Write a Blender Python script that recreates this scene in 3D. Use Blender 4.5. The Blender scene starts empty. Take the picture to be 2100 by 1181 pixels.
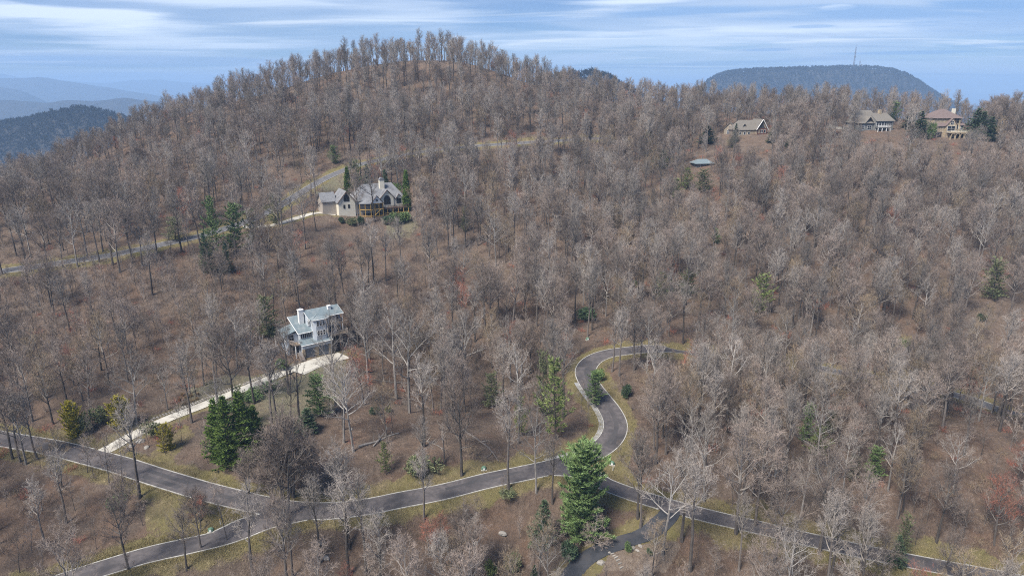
import bpy, math, random
import numpy as np
from mathutils import Vector, Matrix, noise, kdtree

S = bpy.context.scene
COL = S.collection
R = math.radians
# ------------------------------------------------------------------ camera, sky, sun, exposure
F = 1400.0; CZ = 80.0; PITCH = R(16.3)          # focal length in photo pixels, height above the road fork
cam = bpy.data.objects.new('camera', bpy.data.cameras.new('camera'))
COL.objects.link(cam); S.camera = cam
cam.data.sensor_width = 36.0; cam.data.lens = F / 2100 * 36
cam.data.clip_start = 1.0; cam.data.clip_end = 90000
cam.location = (0, 0, CZ); cam.rotation_euler = (R(90) - PITCH, 0, 0)

SUN_EL, SUN_AZ = R(52), R(-138)                 # azimuth measured from +Y towards +X
w = bpy.data.worlds.new('World'); S.world = w; w.use_nodes = True
nt = w.node_tree; N = nt.nodes; L = nt.links; N.clear()
def wn(t, **k):
    n = N.new(t)
    for a, b in k.items(): setattr(n, a, b)
    return n
def wmath(op, a, b=None, c=None):
    n = wn('ShaderNodeMath', operation=op)
    for i, x in enumerate((a, b, c)):
        if x is None: continue
        if isinstance(x, (int, float)): n.inputs[i].default_value = x
        else: L.new(x, n.inputs[i])
    return n.outputs[0]
def wmix(fac, a, b, blend='MIX'):
    n = wn('ShaderNodeMix', data_type='RGBA', blend_type=blend)
    for i, x in ((0, fac), (6, a), (7, b)):
        if isinstance(x, (int, float)): n.inputs[i].default_value = x
        elif isinstance(x, tuple): n.inputs[i].default_value = x
        else: L.new(x, n.inputs[i])
    return n.outputs[2]
def wramp(x, lo, hi, a=0.0, b=1.0):
    n = wn('ShaderNodeMapRange', interpolation_type='SMOOTHSTEP')
    L.new(x, n.inputs[0])
    for i, v in ((1, lo), (2, hi), (3, a), (4, b)): n.inputs[i].default_value = v
    return n.outputs[0]
sky = wn('ShaderNodeTexSky', sky_type='NISHITA', sun_disc=False)
sky.sun_elevation = SUN_EL; sky.sun_rotation = SUN_AZ
sky.altitude = 700; sky.air_density = 1.0; sky.dust_density = 0.0; sky.ozone_density = 3.0
tc = wn('ShaderNodeTexCoord')
sep = wn('ShaderNodeSeparateXYZ'); L.new(tc.outputs['Generated'], sep.inputs[0])
zz = wmath('MAXIMUM', wmath('ADD', sep.outputs[2], 0.035), 0.035)
cb = wn('ShaderNodeCombineXYZ')
L.new(wmath('DIVIDE', sep.outputs[0], zz), cb.inputs[0]); L.new(wmath('DIVIDE', sep.outputs[1], zz), cb.inputs[1])
def cloud(scale, sx, sy, detail, dist, off):
    m = wn('ShaderNodeMapping'); m.inputs['Scale'].default_value = (sx, sy, 1); m.inputs['Location'].default_value = off
    L.new(cb.outputs[0], m.inputs[0])
    n = wn('ShaderNodeTexNoise'); n.inputs['Scale'].default_value = scale; n.inputs['Detail'].default_value = detail
    n.inputs['Roughness'].default_value = 0.55; n.inputs['Distortion'].default_value = dist
    L.new(m.outputs[0], n.inputs['Vector']); return n.outputs[0]
c_thin = cloud(0.22, 0.8, 0.9, 4, 0.6, (3.1, 7.7, 0))
c_wisp = cloud(0.5, 0.55, 1.1, 4, 0.9, (11.0, 2.3, 0))
c_dark = cloud(0.26, 0.55, 1.25, 2, 0.35, (5.5, 14.2, 0))
tint = wmix(1.0, sky.outputs[0], (0.57, 0.70, 0.97, 1), 'MULTIPLY')
veil = wmath('MULTIPLY', wramp(c_thin, 0.36, 0.62), 0.8)
col1 = wmix(veil, tint, (6.2, 7.6, 9.8, 1))
col2 = wmix(wmath('MULTIPLY', wramp(c_dark, 0.50, 0.62), 0.45), col1, (2.1, 3.7, 6.8, 1))
col3 = wmix(wmath('MULTIPLY', wramp(c_wisp, 0.56, 0.76), 0.75), col2, (9.6, 10.5, 11.6, 1))
# single banks of cloud: azimuth, elevation, half sizes (degrees), strength, tone
az = wmath('MULTIPLY', wmath('ARCTAN2', sep.outputs[0], sep.outputs[1]), 180/math.pi)
el = wmath('MULTIPLY', wmath('ARCSINE', sep.outputs[2]), 180/math.pi)
edge = wmath('MULTIPLY', wmath('SUBTRACT', cloud(1.1, 0.5, 1.0, 4, 0.5, (1.7, 9.1, 0)), 0.5), 2.6)
edge2 = wmath('MULTIPLY', wmath('SUBTRACT', cloud(0.45, 0.4, 1.0, 3, 0.3, (21.7, 3.1, 0)), 0.5), 1.6)
edge = wmath('ADD', edge, edge2)
WHITE, DARK = (9.9, 11.0, 12.4, 1), (2.5, 4.6, 8.2, 1)
col = col3
for a_, e_, wa, we, st, tone, ed in [(51,2.6,0,0,0,WHITE,0), (-30.5,4.6,9.5,0.75,0.85,WHITE,1), (-25,3.3,10,0.7,0.6,WHITE,1), (-24,6.1,10,0.75,0.65,WHITE,1), (-8,5.3,9,1.1,0.5,WHITE,1), (12,3.6,17,1.1,0.55,WHITE,1), (-46,5.6,10,0.8,0.7,WHITE,1),
        (9,6.35,5.5,0.28,0.8,WHITE,.6), (23.9,5.5,1.3,0.22,0.7,WHITE,.35), (27,4.3,13,0.5,0.4,WHITE,1), (14,5.6,11,0.42,0.75,DARK,1), (0.5,5.2,8,0.3,0.6,DARK,1), (27,5.0,11,0.8,0.75,DARK,1), (34.5,4.6,7,1.3,0.7,DARK,1), (19.5,2.75,2.4,0.14,0.6,DARK,.5),
        (28.5,2.35,6.5,0.16,0.65,DARK,.6), (33.5,2.7,2.5,0.12,0.5,DARK,.5), (22.5,4.3,1.6,0.14,0.5,DARK,.5), (-33,1.9,5,0.2,0.45,DARK,.7), (45,3.4,9,0.5,0.6,DARK,1), (-50,3.0,8,0.3,0.5,DARK,1)][1:]:
    dx = wmath('DIVIDE', wmath('SUBTRACT', az, float(a_)), float(wa)); dy = wmath('DIVIDE', wmath('SUBTRACT', el, float(e_)), float(we))
    dd_ = wmath('SQRT', wmath('ADD', wmath('MULTIPLY', dx, dx), wmath('MULTIPLY', dy, dy)))
    m_ = wramp(wmath('ADD', dd_, wmath('MULTIPLY', edge, float(ed)*0.75)), 1.05, 0.25 if ed > .5 else 0.6)
    col = wmix(wmath('MULTIPLY', m_, st), col, tone)
bg = wn('ShaderNodeBackground'); bg.inputs[1].default_value = 0.05
L.new(col, bg.inputs[0])
wo = wn('ShaderNodeOutputWorld'); L.new(bg.outputs[0], wo.inputs[0])

sun = bpy.data.objects.new('sun', bpy.data.lights.new('sun', 'SUN')); COL.objects.link(sun)
sun.data.energy = 3.5; sun.data.angle = R(20); sun.data.color = (1.0, 0.93, 0.83)
sd = Vector((math.sin(SUN_AZ) * math.cos(SUN_EL), math.cos(SUN_AZ) * math.cos(SUN_EL), math.sin(SUN_EL)))
sun.rotation_euler = (-sd).to_track_quat('-Z', 'Y').to_euler()

S.view_settings.view_transform = 'Standard'; S.view_settings.look = 'None'
S.view_settings.exposure = 1.04; S.view_settings.gamma = 1.0; S.view_settings.use_curve_mapping = False
S.render.engine = 'CYCLES'
S.cycles.use_denoising = False; S.cycles.denoiser = 'OPENIMAGEDENOISE'; S.cycles.denoising_input_passes = 'RGB_ALBEDO_NORMAL'
S.cycles.max_bounces = 5; S.cycles.diffuse_bounces = 3; S.cycles.volume_bounces = 1
S.cycles.use_adaptive_sampling = False
S.cycles.filter_width = 1.05

# ------------------------------------------------------------------ pixel <-> world
def ray(u, v):
    cx = (u - 1050) / F; cy = -(v - 590.5) / F
    return np.array([cx, math.cos(PITCH) + cy * math.sin(PITCH), -math.sin(PITCH) + cy * math.cos(PITCH)])
def atz(u, v, z): d = ray(u, v); return np.array([0, 0, CZ]) + d * ((z - CZ) / d[2])
def aty(u, v, y): d = ray(u, v); return np.array([0, 0, CZ]) + d * (y / d[1])
def proj(x, y, z):
    z = z - CZ; c, s = math.cos(PITCH), math.sin(PITCH)
    dep = y * c - z * s; up = y * s + z * c
    return 1050 + F * x / dep, 590.5 - F * up / dep, dep

# ------------------------------------------------------------------ mesh helpers
class MB:
    def __init__(s): s.v = []; s.f = []; s.m = []
    def add(s, vs, fs, mi=0):
        o = len(s.v); s.v.extend(tuple(p) for p in vs)
        for f in fs: s.f.append(tuple(i + o for i in f)); s.m.append(mi)
        return s
    def box(s, x0, x1, y0, y1, z0, z1, mi=0):
        return s.add([(x0,y0,z0),(x1,y0,z0),(x1,y1,z0),(x0,y1,z0),(x0,y0,z1),(x1,y0,z1),(x1,y1,z1),(x0,y1,z1)],
                     [(0,3,2,1),(4,5,6,7),(0,1,5,4),(1,2,6,5),(2,3,7,6),(3,0,4,7)], mi)
    def prism(s, poly, axis, t0, t1, mi=0):
        """poly is 2-D; axis 'x': poly=(y,z); 'y': poly=(x,z); 'z': poly=(x,y)"""
        n = len(poly)
        def P(p, t): return (t, p[0], p[1]) if axis == 'x' else ((p[0], t, p[1]) if axis == 'y' else (p[0], p[1], t))
        vs = [P(p, t0) for p in poly] + [P(p, t1) for p in poly]
        return s.add(vs, [tuple(range(n)), tuple(range(2*n-1, n-1, -1))] + [(i, i+n, (i+1) % n + n, (i+1) % n) for i in range(n)], mi)
    def slab(s, pts, th, mi=0):
        """a plate over a 3- or 4-gon, thickened downwards"""
        n = len(pts)
        vs = [tuple(p) for p in pts] + [(p[0], p[1], p[2] - th) for p in pts]
        return s.add(vs, [tuple(range(n)), tuple(range(2*n-1, n-1, -1))] + [(i, i+n, (i+1) % n + n, (i+1) % n) for i in range(n)], mi)
    def tube(s, pts, rad, sides, mi=0, cap=True):
        pts = [Vector(p) for p in pts]; n = len(pts); vs = []
        ref = Vector((0.31, 0.95, 0.05))
        for i, p in enumerate(pts):
            d = (pts[min(i+1, n-1)] - pts[max(i-1, 0)])
            if d.length < 1e-6: d = Vector((0, 0, 1))
            d.normalize(); a = d.cross(ref)
            if a.length < 0.1: a = d.cross(Vector((1, 0, 0)))
            a.normalize(); b = d.cross(a)
            for k in range(sides):
                t = 2 * math.pi * k / sides
                vs.append(p + (a * math.cos(t) + b * math.sin(t)) * rad[i])
        fs = [(i*sides+k, i*sides+(k+1) % sides, (i+1)*sides+(k+1) % sides, (i+1)*sides+k) for i in range(n-1) for k in range(sides)]
        if cap: fs += [tuple(range(sides-1, -1, -1)), tuple((n-1)*sides + k for k in range(sides))]
        return s.add(vs, fs, mi)
    def bar(s, p, q, r, mi=0, sides=4): return s.tube([p, q], [r, r], sides, mi)
    def mesh(s, name, mats):
        me = bpy.data.meshes.new(name); me.from_pydata(s.v, [], s.f)
        for m in (mats if isinstance(mats, (list, tuple)) else [mats]): me.materials.append(m)
        if any(s.m): me.polygons.foreach_set('material_index', s.m)
        me.update(); return me
    def build(s, name, mats, parent=None):
        o = bpy.data.objects.new(name, s.mesh(name, mats)); COL.objects.link(o)
        if parent: o.parent = parent
        return o
def obj(name, me, parent=None):
    o = bpy.data.objects.new(name, me); COL.objects.link(o)
    if parent: o.parent = parent
    return o
def tag(o, label=None, cat=None, group=None, kind=None):
    for k, v in (('label', label), ('category', cat), ('group', group), ('kind', kind)):
        if v: o[k] = v
    return o
def empty(name, loc, rz=0, sc=1):
    o = bpy.data.objects.new(name, None); COL.objects.link(o)
    o.location = loc; o.rotation_euler = (0, 0, rz); o.scale = (sc,)*3 if isinstance(sc, (int, float)) else sc
    o.empty_display_size = 0.5
    return o

# ------------------------------------------------------------------ materials
def mat(name, c1, c2=None, scale=2.0, rough=0.85, bump=0.0, detail=4, rnd=0.0, island=0.0, c3=None, s3=0.2, spec=0.3, coords='Object', aniso=(1,1,1)):
    m = bpy.data.materials.new(name); m.use_nodes = True; t = m.node_tree; n = t.nodes
    b = n['Principled BSDF']; b.inputs['Roughness'].default_value = rough
    b.inputs['Specular IOR Level'].default_value = spec
    def nd(ty, **k):
        x = n.new(ty)
        for a, v in k.items(): setattr(x, a, v)
        return x
    def mix(f, a, c, blend='MIX'):
        x = nd('ShaderNodeMix', data_type='RGBA', blend_type=blend)
        for i, v in ((0, f), (6, a), (7, c)):
            if isinstance(v, (int, float)): x.inputs[i].default_value = v
            elif isinstance(v, tuple): x.inputs[i].default_value = v + (1,) * (4 - len(v))
            else: t.links.new(v, x.inputs[i])
        return x.outputs[2]
    col = c1 + (1,)
    if c2:
        co = nd('ShaderNodeTexCoord'); mp = nd('ShaderNodeMapping'); mp.inputs['Scale'].default_value = aniso
        t.links.new(co.outputs[coords], mp.inputs[0])
        no = nd('ShaderNodeTexNoise'); no.inputs['Scale'].default_value = scale; no.inputs['Detail'].default_value = detail
        no.inputs['Roughness'].default_value = 0.65
        t.links.new(mp.outputs[0], no.inputs['Vector'])
        rp = nd('ShaderNodeMapRange'); rp.inputs[1].default_value = 0.36; rp.inputs[2].default_value = 0.64
        t.links.new(no.outputs[0], rp.inputs[0])
        col = mix(rp.outputs[0], c1, c2)
        if c3:
            n3 = nd('ShaderNodeTexNoise'); n3.inputs['Scale'].default_value = s3; n3.inputs['Detail'].default_value = 5
            t.links.new(co.outputs[coords], n3.inputs['Vector'])
            r3 = nd('ShaderNodeMapRange'); r3.inputs[1].default_value = 0.5; r3.inputs[2].default_value = 0.68
            t.links.new(n3.outputs[0], r3.inputs[0])
            col = mix(r3.outputs[0], col, c3)
        if bump:
            bp = nd('ShaderNodeBump'); bp.inputs['Strength'].default_value = bump; bp.inputs['Distance'].default_value = 0.1
            t.links.new(no.outputs[0], bp.inputs['Height']); t.links.new(bp.outputs[0], b.inputs['Normal'])
    def vary(src, out, amt, col):
        x = nd(src); r = nd('ShaderNodeMapRange'); r.inputs[3].default_value = 1 - amt; r.inputs[4].default_value = 1 + amt
        t.links.new(x.outputs[out], r.inputs[0])
        v = nd('ShaderNodeVectorMath', operation='SCALE')
        if isinstance(col, tuple): v.inputs[0].default_value = col[:3]
        else: t.links.new(col, v.inputs[0])
        t.links.new(r.outputs[0], v.inputs[3]); return v.outputs[0]
    if rnd: col = vary('ShaderNodeObjectInfo', 'Random', rnd, col)
    if island: col = vary('ShaderNodeNewGeometry', 'Random Per Island', island, col)
    if isinstance(col, tuple): b.inputs['Base Color'].default_value = col
    else: t.links.new(col, b.inputs['Base Color'])
    return m

M = {}
M['asphalt'] = mat('asphalt', (0.072,0.066,0.069), (0.125,0.112,0.112), 0.9, 0.9, 0.3, 9, c3=(0.052,0.049,0.053), s3=0.16)
M['asphalt_patch'] = mat('asphalt_patch', (0.055,0.054,0.058), (0.085,0.078,0.08), 0.35, 0.9, 0.2, 8)
M['asphalt_dark'] = mat('asphalt_dark', (0.028,0.032,0.04), (0.05,0.052,0.06), 0.4, 0.85, 0.1, 6, c3=(0.075,0.068,0.068), s3=0.12)
M['asphalt_old'] = mat('asphalt_old', (0.10,0.10,0.108), (0.14,0.138,0.145), 0.6, 0.9, 0.2, 8)
M['concrete'] = mat('concrete', (0.52,0.5,0.45), (0.42,0.4,0.35), 0.6, 0.9, 0.1, 7, c3=(0.36,0.33,0.28), s3=0.15)
M['kerb'] = mat('kerb', (0.47,0.46,0.43), (0.3,0.29,0.27), 0.9, 0.9, 0.1, 6)
M['gutter'] = mat('gutter', (0.33,0.33,0.33), (0.26,0.26,0.26), 0.9, 0.9, 0.1, 6)
M['bark'] = mat('bark', (0.075,0.064,0.057), (0.14,0.122,0.11), 1.6, 0.95, 0.5, 5, rnd=0.45, aniso=(3,3,0.5))
M['bark_pale'] = mat('bark_pale', (0.26,0.24,0.222), (0.15,0.135,0.122), 1.2, 0.95, 0.4, 5, rnd=0.3, aniso=(2,2,0.7))
M['limb'] = mat('limb', (0.18,0.16,0.142), (0.26,0.235,0.21), 1.0, 0.95, rnd=0.4)
M['limb_pale'] = mat('limb_pale', (0.35,0.33,0.305), (0.26,0.242,0.222), 0.8, 0.95, rnd=0.25)
M['twig'] = mat('twig', (0.20,0.158,0.132), (0.258,0.212,0.182), 0.3, 0.95, rnd=0.42, island=0.3)
M['twig_grey'] = mat('twig_grey', (0.222,0.193,0.17), (0.28,0.25,0.224), 0.3, 0.95, rnd=0.38, island=0.3)
M['twig_red'] = mat('twig_red', (0.38,0.13,0.085), (0.26,0.145,0.11), 0.25, 0.95, rnd=0.25, island=0.4)
M['twig_tan'] = mat('twig_tan', (0.265,0.20,0.13), (0.21,0.168,0.122), 0.3, 0.95, rnd=0.25, island=0.35)
M['pine'] = mat('pine', (0.115,0.175,0.062), (0.165,0.235,0.09), 0.6, 0.6, rnd=0.2, island=0.45)
M['pine_light'] = mat('pine_light', (0.13,0.17,0.05), (0.19,0.225,0.08), 0.6, 0.6, rnd=0.25, island=0.45)
M['spruce'] = mat('spruce', (0.055,0.09,0.05), (0.085,0.125,0.065), 0.6, 0.6, rnd=0.2, island=0.45)
M['olive'] = mat('olive', (0.125,0.15,0.07), (0.175,0.185,0.1), 0.6, 0.7, rnd=0.2, island=0.4)
M['hemlock'] = mat('hemlock', (0.085,0.145,0.03), (0.15,0.21,0.045), 0.6, 0.6, rnd=0.2, island=0.5)
M['gold'] = mat('gold', (0.40,0.33,0.035), (0.24,0.23,0.04), 0.7, 0.6, rnd=0.2, island=0.4)
M['drygrass'] = mat('drygrass', (0.34,0.24,0.13), (0.22,0.16,0.09), 1.0, 0.9, island=0.4)
M['grass'] = mat('grass', (0.22,0.195,0.085), (0.30,0.245,0.13), 0.4, 0.9, island=0.4, rnd=0.2)
M['rock'] = mat('rock', (0.32,0.30,0.27), (0.20,0.18,0.16), 1.2, 0.95, 0.5, 6, rnd=0.3)
M['siding'] = mat('siding', (0.46,0.50,0.55), (0.38,0.42,0.47), 0.8, 0.7)
M['white'] = mat('white', (0.78,0.78,0.77), (0.68,0.68,0.67), 1.0, 0.6)
M['slate_roof'] = mat('slate_roof', (0.15,0.20,0.225), (0.21,0.255,0.275), 2.2, 0.9, 0.3, 6, c3=(0.25,0.28,0.29), s3=0.5)
M['grey_roof'] = mat('grey_roof', (0.17,0.175,0.19), (0.24,0.245,0.255), 2.2, 0.9, 0.3, 6, c3=(0.13,0.13,0.14), s3=0.5)
M['tan_roof'] = mat('tan_roof', (0.16,0.148,0.13), (0.215,0.195,0.17), 2.0, 0.9, 0.3, 6)
M['brown_roof'] = mat('brown_roof', (0.155,0.115,0.107), (0.205,0.16,0.15), 2.0, 0.9, 0.3, 6)
M['cream'] = mat('cream', (0.70,0.66,0.55), (0.62,0.575,0.48), 0.8, 0.8)
M['shade_stucco'] = mat('shade_stucco', (0.36,0.32,0.28), (0.30,0.27,0.24), 0.8, 0.85)  # greyed stucco; the shade on the cream house's garage wing is in this colour
M['stone'] = mat('stone', (0.42,0.33,0.21), (0.25,0.21,0.165), 1.6, 0.95, 0.5, 3, c3=(0.5,0.43,0.31), s3=1.1)
M['tan_wall'] = mat('tan_wall', (0.33,0.275,0.21), (0.25,0.215,0.165), 1.0, 0.9)
M['grey_wall'] = mat('grey_wall', (0.2,0.205,0.2), (0.16,0.165,0.16), 1.0, 0.9)
M['garage'] = mat('garage', (0.10,0.115,0.14), (0.13,0.145,0.17), 3, 0.5)
M['glass'] = mat('glass', (0.018,0.022,0.03), rough=0.08, spec=0.6)
M['screen'] = mat('screen', (0.03,0.03,0.034), (0.05,0.048,0.05), 2, 0.6)
M['deck'] = mat('deck', (0.27,0.235,0.21), (0.20,0.17,0.15), 2.0, 0.9)
M['deck_floor'] = mat('deck_floor', (0.36,0.27,0.18), (0.27,0.2,0.14), 1.5, 0.9)
M['yellow_wood'] = mat('yellow_wood', (0.55,0.36,0.11), (0.45,0.29,0.1), 1.5, 0.8)
M['brown_wood'] = mat('brown_wood', (0.16,0.105,0.08), (0.11,0.075,0.06), 1.5, 0.85)
M['redwood'] = mat('redwood', (0.17,0.07,0.055), (0.12,0.055,0.045), 1.5, 0.85)
M['dark_metal'] = mat('dark_metal', (0.05,0.05,0.055), rough=0.5)
M['steel'] = mat('steel', (0.22,0.22,0.24), rough=0.5)
M['green_paint'] = mat('green_paint', (0.09,0.17,0.11), (0.12,0.20,0.14), 3, 0.6)
M['blue_tarp'] = mat('blue_tarp', (0.04,0.12,0.42), rough=0.6)
M['far_wood'] = mat('far_wood', (0.03,0.03,0.032), (0.052,0.05,0.048), 0.012, 1.0, detail=8, coords='Object', spec=0.0)
M['far_tree'] = mat('far_tree', (0.028,0.03,0.032), (0.05,0.048,0.046), 0.1, 1.0, rnd=0.4, spec=0.0)
M['valley'] = mat('valley', (0.09,0.085,0.06), (0.13,0.11,0.08), 0.002, 1.0, detail=8, spec=0.0)
# forest floor: leaf litter, verge grass, lawn, bare soil driven by where those surfaces lie
def ground_mat():
    m = bpy.data.materials.new('forest_floor'); m.use_nodes = True; t = m.node_tree; n = t.nodes
    b = n['Principled BSDF']; b.inputs['Roughness'].default_value = 0.95; b.inputs['Specular IOR Level'].default_value = 0.1
    co = n.new('ShaderNodeTexCoord')
    def noi(sc, de, lo, hi, ro=0.65):
        x = n.new('ShaderNodeTexNoise'); x.inputs['Scale'].default_value = sc; x.inputs['Detail'].default_value = de; x.inputs['Roughness'].default_value = ro
        t.links.new(co.outputs['Object'], x.inputs['Vector'])
        r = n.new('ShaderNodeMapRange'); r.inputs[1].default_value = lo; r.inputs[2].default_value = hi
        t.links.new(x.outputs[0], r.inputs[0]); return r.outputs[0]
    def mix(f, a, c):
        x = n.new('ShaderNodeMix'); x.data_type = 'RGBA'
        for i, v in ((0, f), (6, a), (7, c)):
            if isinstance(v, (int, float)): x.inputs[i].default_value = v
            elif isinstance(v, tuple): x.inputs[i].default_value = v + (1,)
            else: t.links.new(v, x.inputs[i])
        return x.outputs[2]
    def mul(a, bb):
        x = n.new('ShaderNodeMath'); x.operation = 'MULTIPLY'
        for i, v in ((0, a), (1, bb)):
            if isinstance(v, (int, float)): x.inputs[i].default_value = v
            else: t.links.new(v, x.inputs[i])
        return x.outputs[0]
    fine = noi(1.1, 9, 0.38, 0.62, 0.8); mid = noi(0.13, 6, 0.4, 0.62); big = noi(0.025, 4, 0.42, 0.6); spk = noi(3.0, 4, 0.60, 0.72, 0.7)
    lit = mix(fine, (0.10,0.075,0.060), (0.25,0.192,0.152))
    lit = mix(mul(mid, 0.65), lit, (0.225,0.142,0.098))
    lit = mix(mul(big, 0.5), lit, (0.225,0.18,0.145))
    lit = mix(mul(noi(0.45, 5, 0.46, 0.66), 0.6), lit, (0.115,0.085,0.067))
    lit = mix(mul(spk, 0.35), lit, (0.36,0.29,0.22))
    gra = mix(fine, (0.19,0.155,0.085), (0.31,0.25,0.15)); gra = mix(mul(mid, 0.7), gra, (0.215,0.195,0.075))
    gra = mix(mul(spk, 0.3), gra, (0.40,0.33,0.2))
    lawn = mix(fine, (0.19,0.17,0.115), (0.28,0.235,0.16)); lawn = mix(mul(mid, 0.8), lawn, (0.205,0.205,0.14))
    soil = mix(fine, (0.23,0.175,0.135), (0.31,0.25,0.2))
    at = n.new('ShaderNodeVertexColor'); at.layer_name = 'cover'
    sp = n.new('ShaderNodeSeparateColor'); t.links.new(at.outputs[0], sp.inputs[0])
    def edge(ch):       # break up the soft mask with the fine noise
        a = n.new('ShaderNodeMath'); a.operation = 'ADD'; t.links.new(sp.outputs[ch], a.inputs[0])
        s_ = n.new('ShaderNodeMath'); s_.operation = 'MULTIPLY_ADD'; t.links.new(fine, s_.inputs[0]); s_.inputs[1].default_value = 0.5; s_.inputs[2].default_value = -0.25
        t.links.new(s_.outputs[0], a.inputs[1])
        r = n.new('ShaderNodeMapRange'); r.interpolation_type = 'SMOOTHSTEP'; r.inputs[1].default_value = 0.25; r.inputs[2].default_value = 0.75
        t.links.new(a.outputs[0], r.inputs[0]); return r.outputs[0]
    col = mix(edge(0), lit, gra); col = mix(edge(1), col, lawn); col = mix(edge(2), col, soil)
    t.links.new(col, b.inputs['Base Color'])
    bp = n.new('ShaderNodeBump'); bp.inputs['Strength'].default_value = 0.8; bp.inputs['Distance'].default_value = 0.5
    t.links.new(fine, bp.inputs['Height']); t.links.new(bp.outputs[0], b.inputs['Normal'])
    return m
M['floor'] = ground_mat()

# ------------------------------------------------------------------ terrain: a thin-plate surface through points read off roads, pads and crests
ctrl = []
for u, v, z in [(0,905,3),(240,950,1.6),(400,1005,.8),(520,1040,0),(660,1050,-.4),(830,1030,0),(1000,990,.6),(1150,950,1.3),(1215,915,2),(1270,870,3),(1235,820,4.2),
                (1205,770,5.6),(1225,735,6.6),(1290,722,7.2),(1370,716,8),(1400,1045,-2.2),(1550,1080,-4),(1700,1115,-6),(1300,1005,-.6),(1340,1090,-3.6),(1190,1150,-6.5),
                (180,1181,-3.6),(330,1130,-2.2),(480,1095,-1),(150,1080,-2.5),(1000,1060,-3.2),(850,1120,-5.5),(500,1160,-5),(1600,1181,-9.5),(1050,1181,-8.2),(2100,1181,-11),
                (2100,1050,-4),(1900,1100,-6.5),(622,733,5.7),(671,719,5.7),(600,765,5.2),(660,745,5.4),(590,725,6.0),(450,830,3.6),(340,870,2.2),(560,880,3.4),(820,900,3.8),(1000,900,3.5),
                (1400,900,2.5),(1600,950,0.5),(1850,930,2),(2100,900,3),(-300,870,5),(-300,1100,-2),(2400,1100,-7),(2400,900,4)]:
    ctrl.append(atz(u, v, z))
for u, v, y in [(-300,700,185),(-300,560,212),(-300,470,262),(0,760,165),(0,660,190),(0,560,216),(0,445,262),(250,520,222),(390,490,235),(350,400,285),(350,312,345),(200,650,192),
                (450,640,198),(540,452,262),(640,520,240),(640,620,212),(696,446,272),(830,432,284),(650,375,302),(720,345,318),(870,310,350),(1050,290,372),(1200,283,388),(700,240,395),
                (850,600,226),(850,500,258),(850,700,203),(900,800,182),(1050,600,229),(1050,500,262),(1050,400,310),(1050,700,203),(1080,800,181),(850,220,415),(1300,600,232),
                (1300,500,268),(1300,400,318),(1300,300,392),(1500,700,202),(1500,800,183),(1550,600,232),(1550,500,268),(1550,400,312),(1545,288,372),(1800,270,378),
                (1955,283,370),(1800,340,338),(1800,450,288),(1800,600,232),(1800,720,203),(2030,835,178),(1750,770,190),(2000,330,340),(2100,450,285),(2100,600,230),(2100,720,200),
                (2400,300,350),(2400,450,285),(2400,600,230),(2400,750,200)]:
    ctrl.append(aty(u, v, y))
crest = [(-300,470,300),(0,394,345),(170,328,375),(350,247,405),(520,200,430),(700,146,455),(850,125,470),(960,131,475),(1060,163,475),(1180,198,472),(1300,218,468),(1430,228,455),(1550,234,440),
         (1700,240,428),(1850,247,415),(1950,255,410),(2100,266,400),(2400,290,390)]
for u, v, y in crest:
    p = aty(u, v, y); ctrl.append(p)
    ctrl.append(np.array([p[0]*1.12, p[1]+55, p[2]-19])); ctrl.append(np.array([p[0]*1.4, p[1]+200, p[2]-110])); ctrl.append(np.array([p[0]*1.8, p[1]+430, p[2]-215]))
for x in (-150, -75, 0, 75, 150):
    ctrl.append(np.array([x, 75, -19.0])); ctrl.append(np.array([x, 40, -29.0]))
ctrl = np.array(ctrl)
def tps_fit(P, lam):
    n = len(P); xy = P[:, :2] / 100.0
    d2 = ((xy[:, None] - xy[None]) ** 2).sum(-1)
    K = 0.5 * d2 * np.log(d2 + 1e-12) + lam * np.eye(n)
    A = np.zeros((n+3, n+3)); A[:n, :n] = K; A[:n, n] = 1; A[:n, n+1:] = xy; A[n, :n] = 1; A[n+1:, :n] = xy.T
    return xy, np.linalg.solve(A, np.concatenate([P[:, 2], np.zeros(3)]))
TX, TW = tps_fit(ctrl, 0.004)
def H(x, y):
    x = np.atleast_1d(np.asarray(x, float)); y = np.atleast_1d(np.asarray(y, float)); out = np.empty(x.shape)
    xf, yf = x.ravel() / 100, y.ravel() / 100; o = np.empty(xf.shape); n = len(TX)
    for i in range(0, len(xf), 20000):
        a, b = xf[i:i+20000], yf[i:i+20000]
        d2 = (a[:, None] - TX[None, :, 0]) ** 2 + (b[:, None] - TX[None, :, 1]) ** 2
        o[i:i+20000] = (0.5 * d2 * np.log(d2 + 1e-12)) @ TW[:n] + TW[n] + TW[n+1] * a + TW[n+2] * b
    return np.maximum(o.reshape(x.shape), -230)
def h1(x, y): return float(H(x, y)[0])
_T = np.linspace(60, 700, 1400)
def gp(u, v):
    """where the sight line through a photo pixel meets the hillside"""
    d = ray(u, v); d = d / d[1]
    z = CZ + d[2] * _T; g = H(d[0] * _T, _T); k = int(np.argmax(z < g))
    if k == 0: k = len(_T) - 1
    lo, hi = _T[max(k-1, 0)], _T[k]
    a, b = z[max(k-1, 0)] - g[max(k-1, 0)], g[k] - z[k]
    t = lo + (hi - lo) * a / max(a + b, 1e-9)
    return np.array([d[0] * t, t, h1(d[0] * t, t)])

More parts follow.
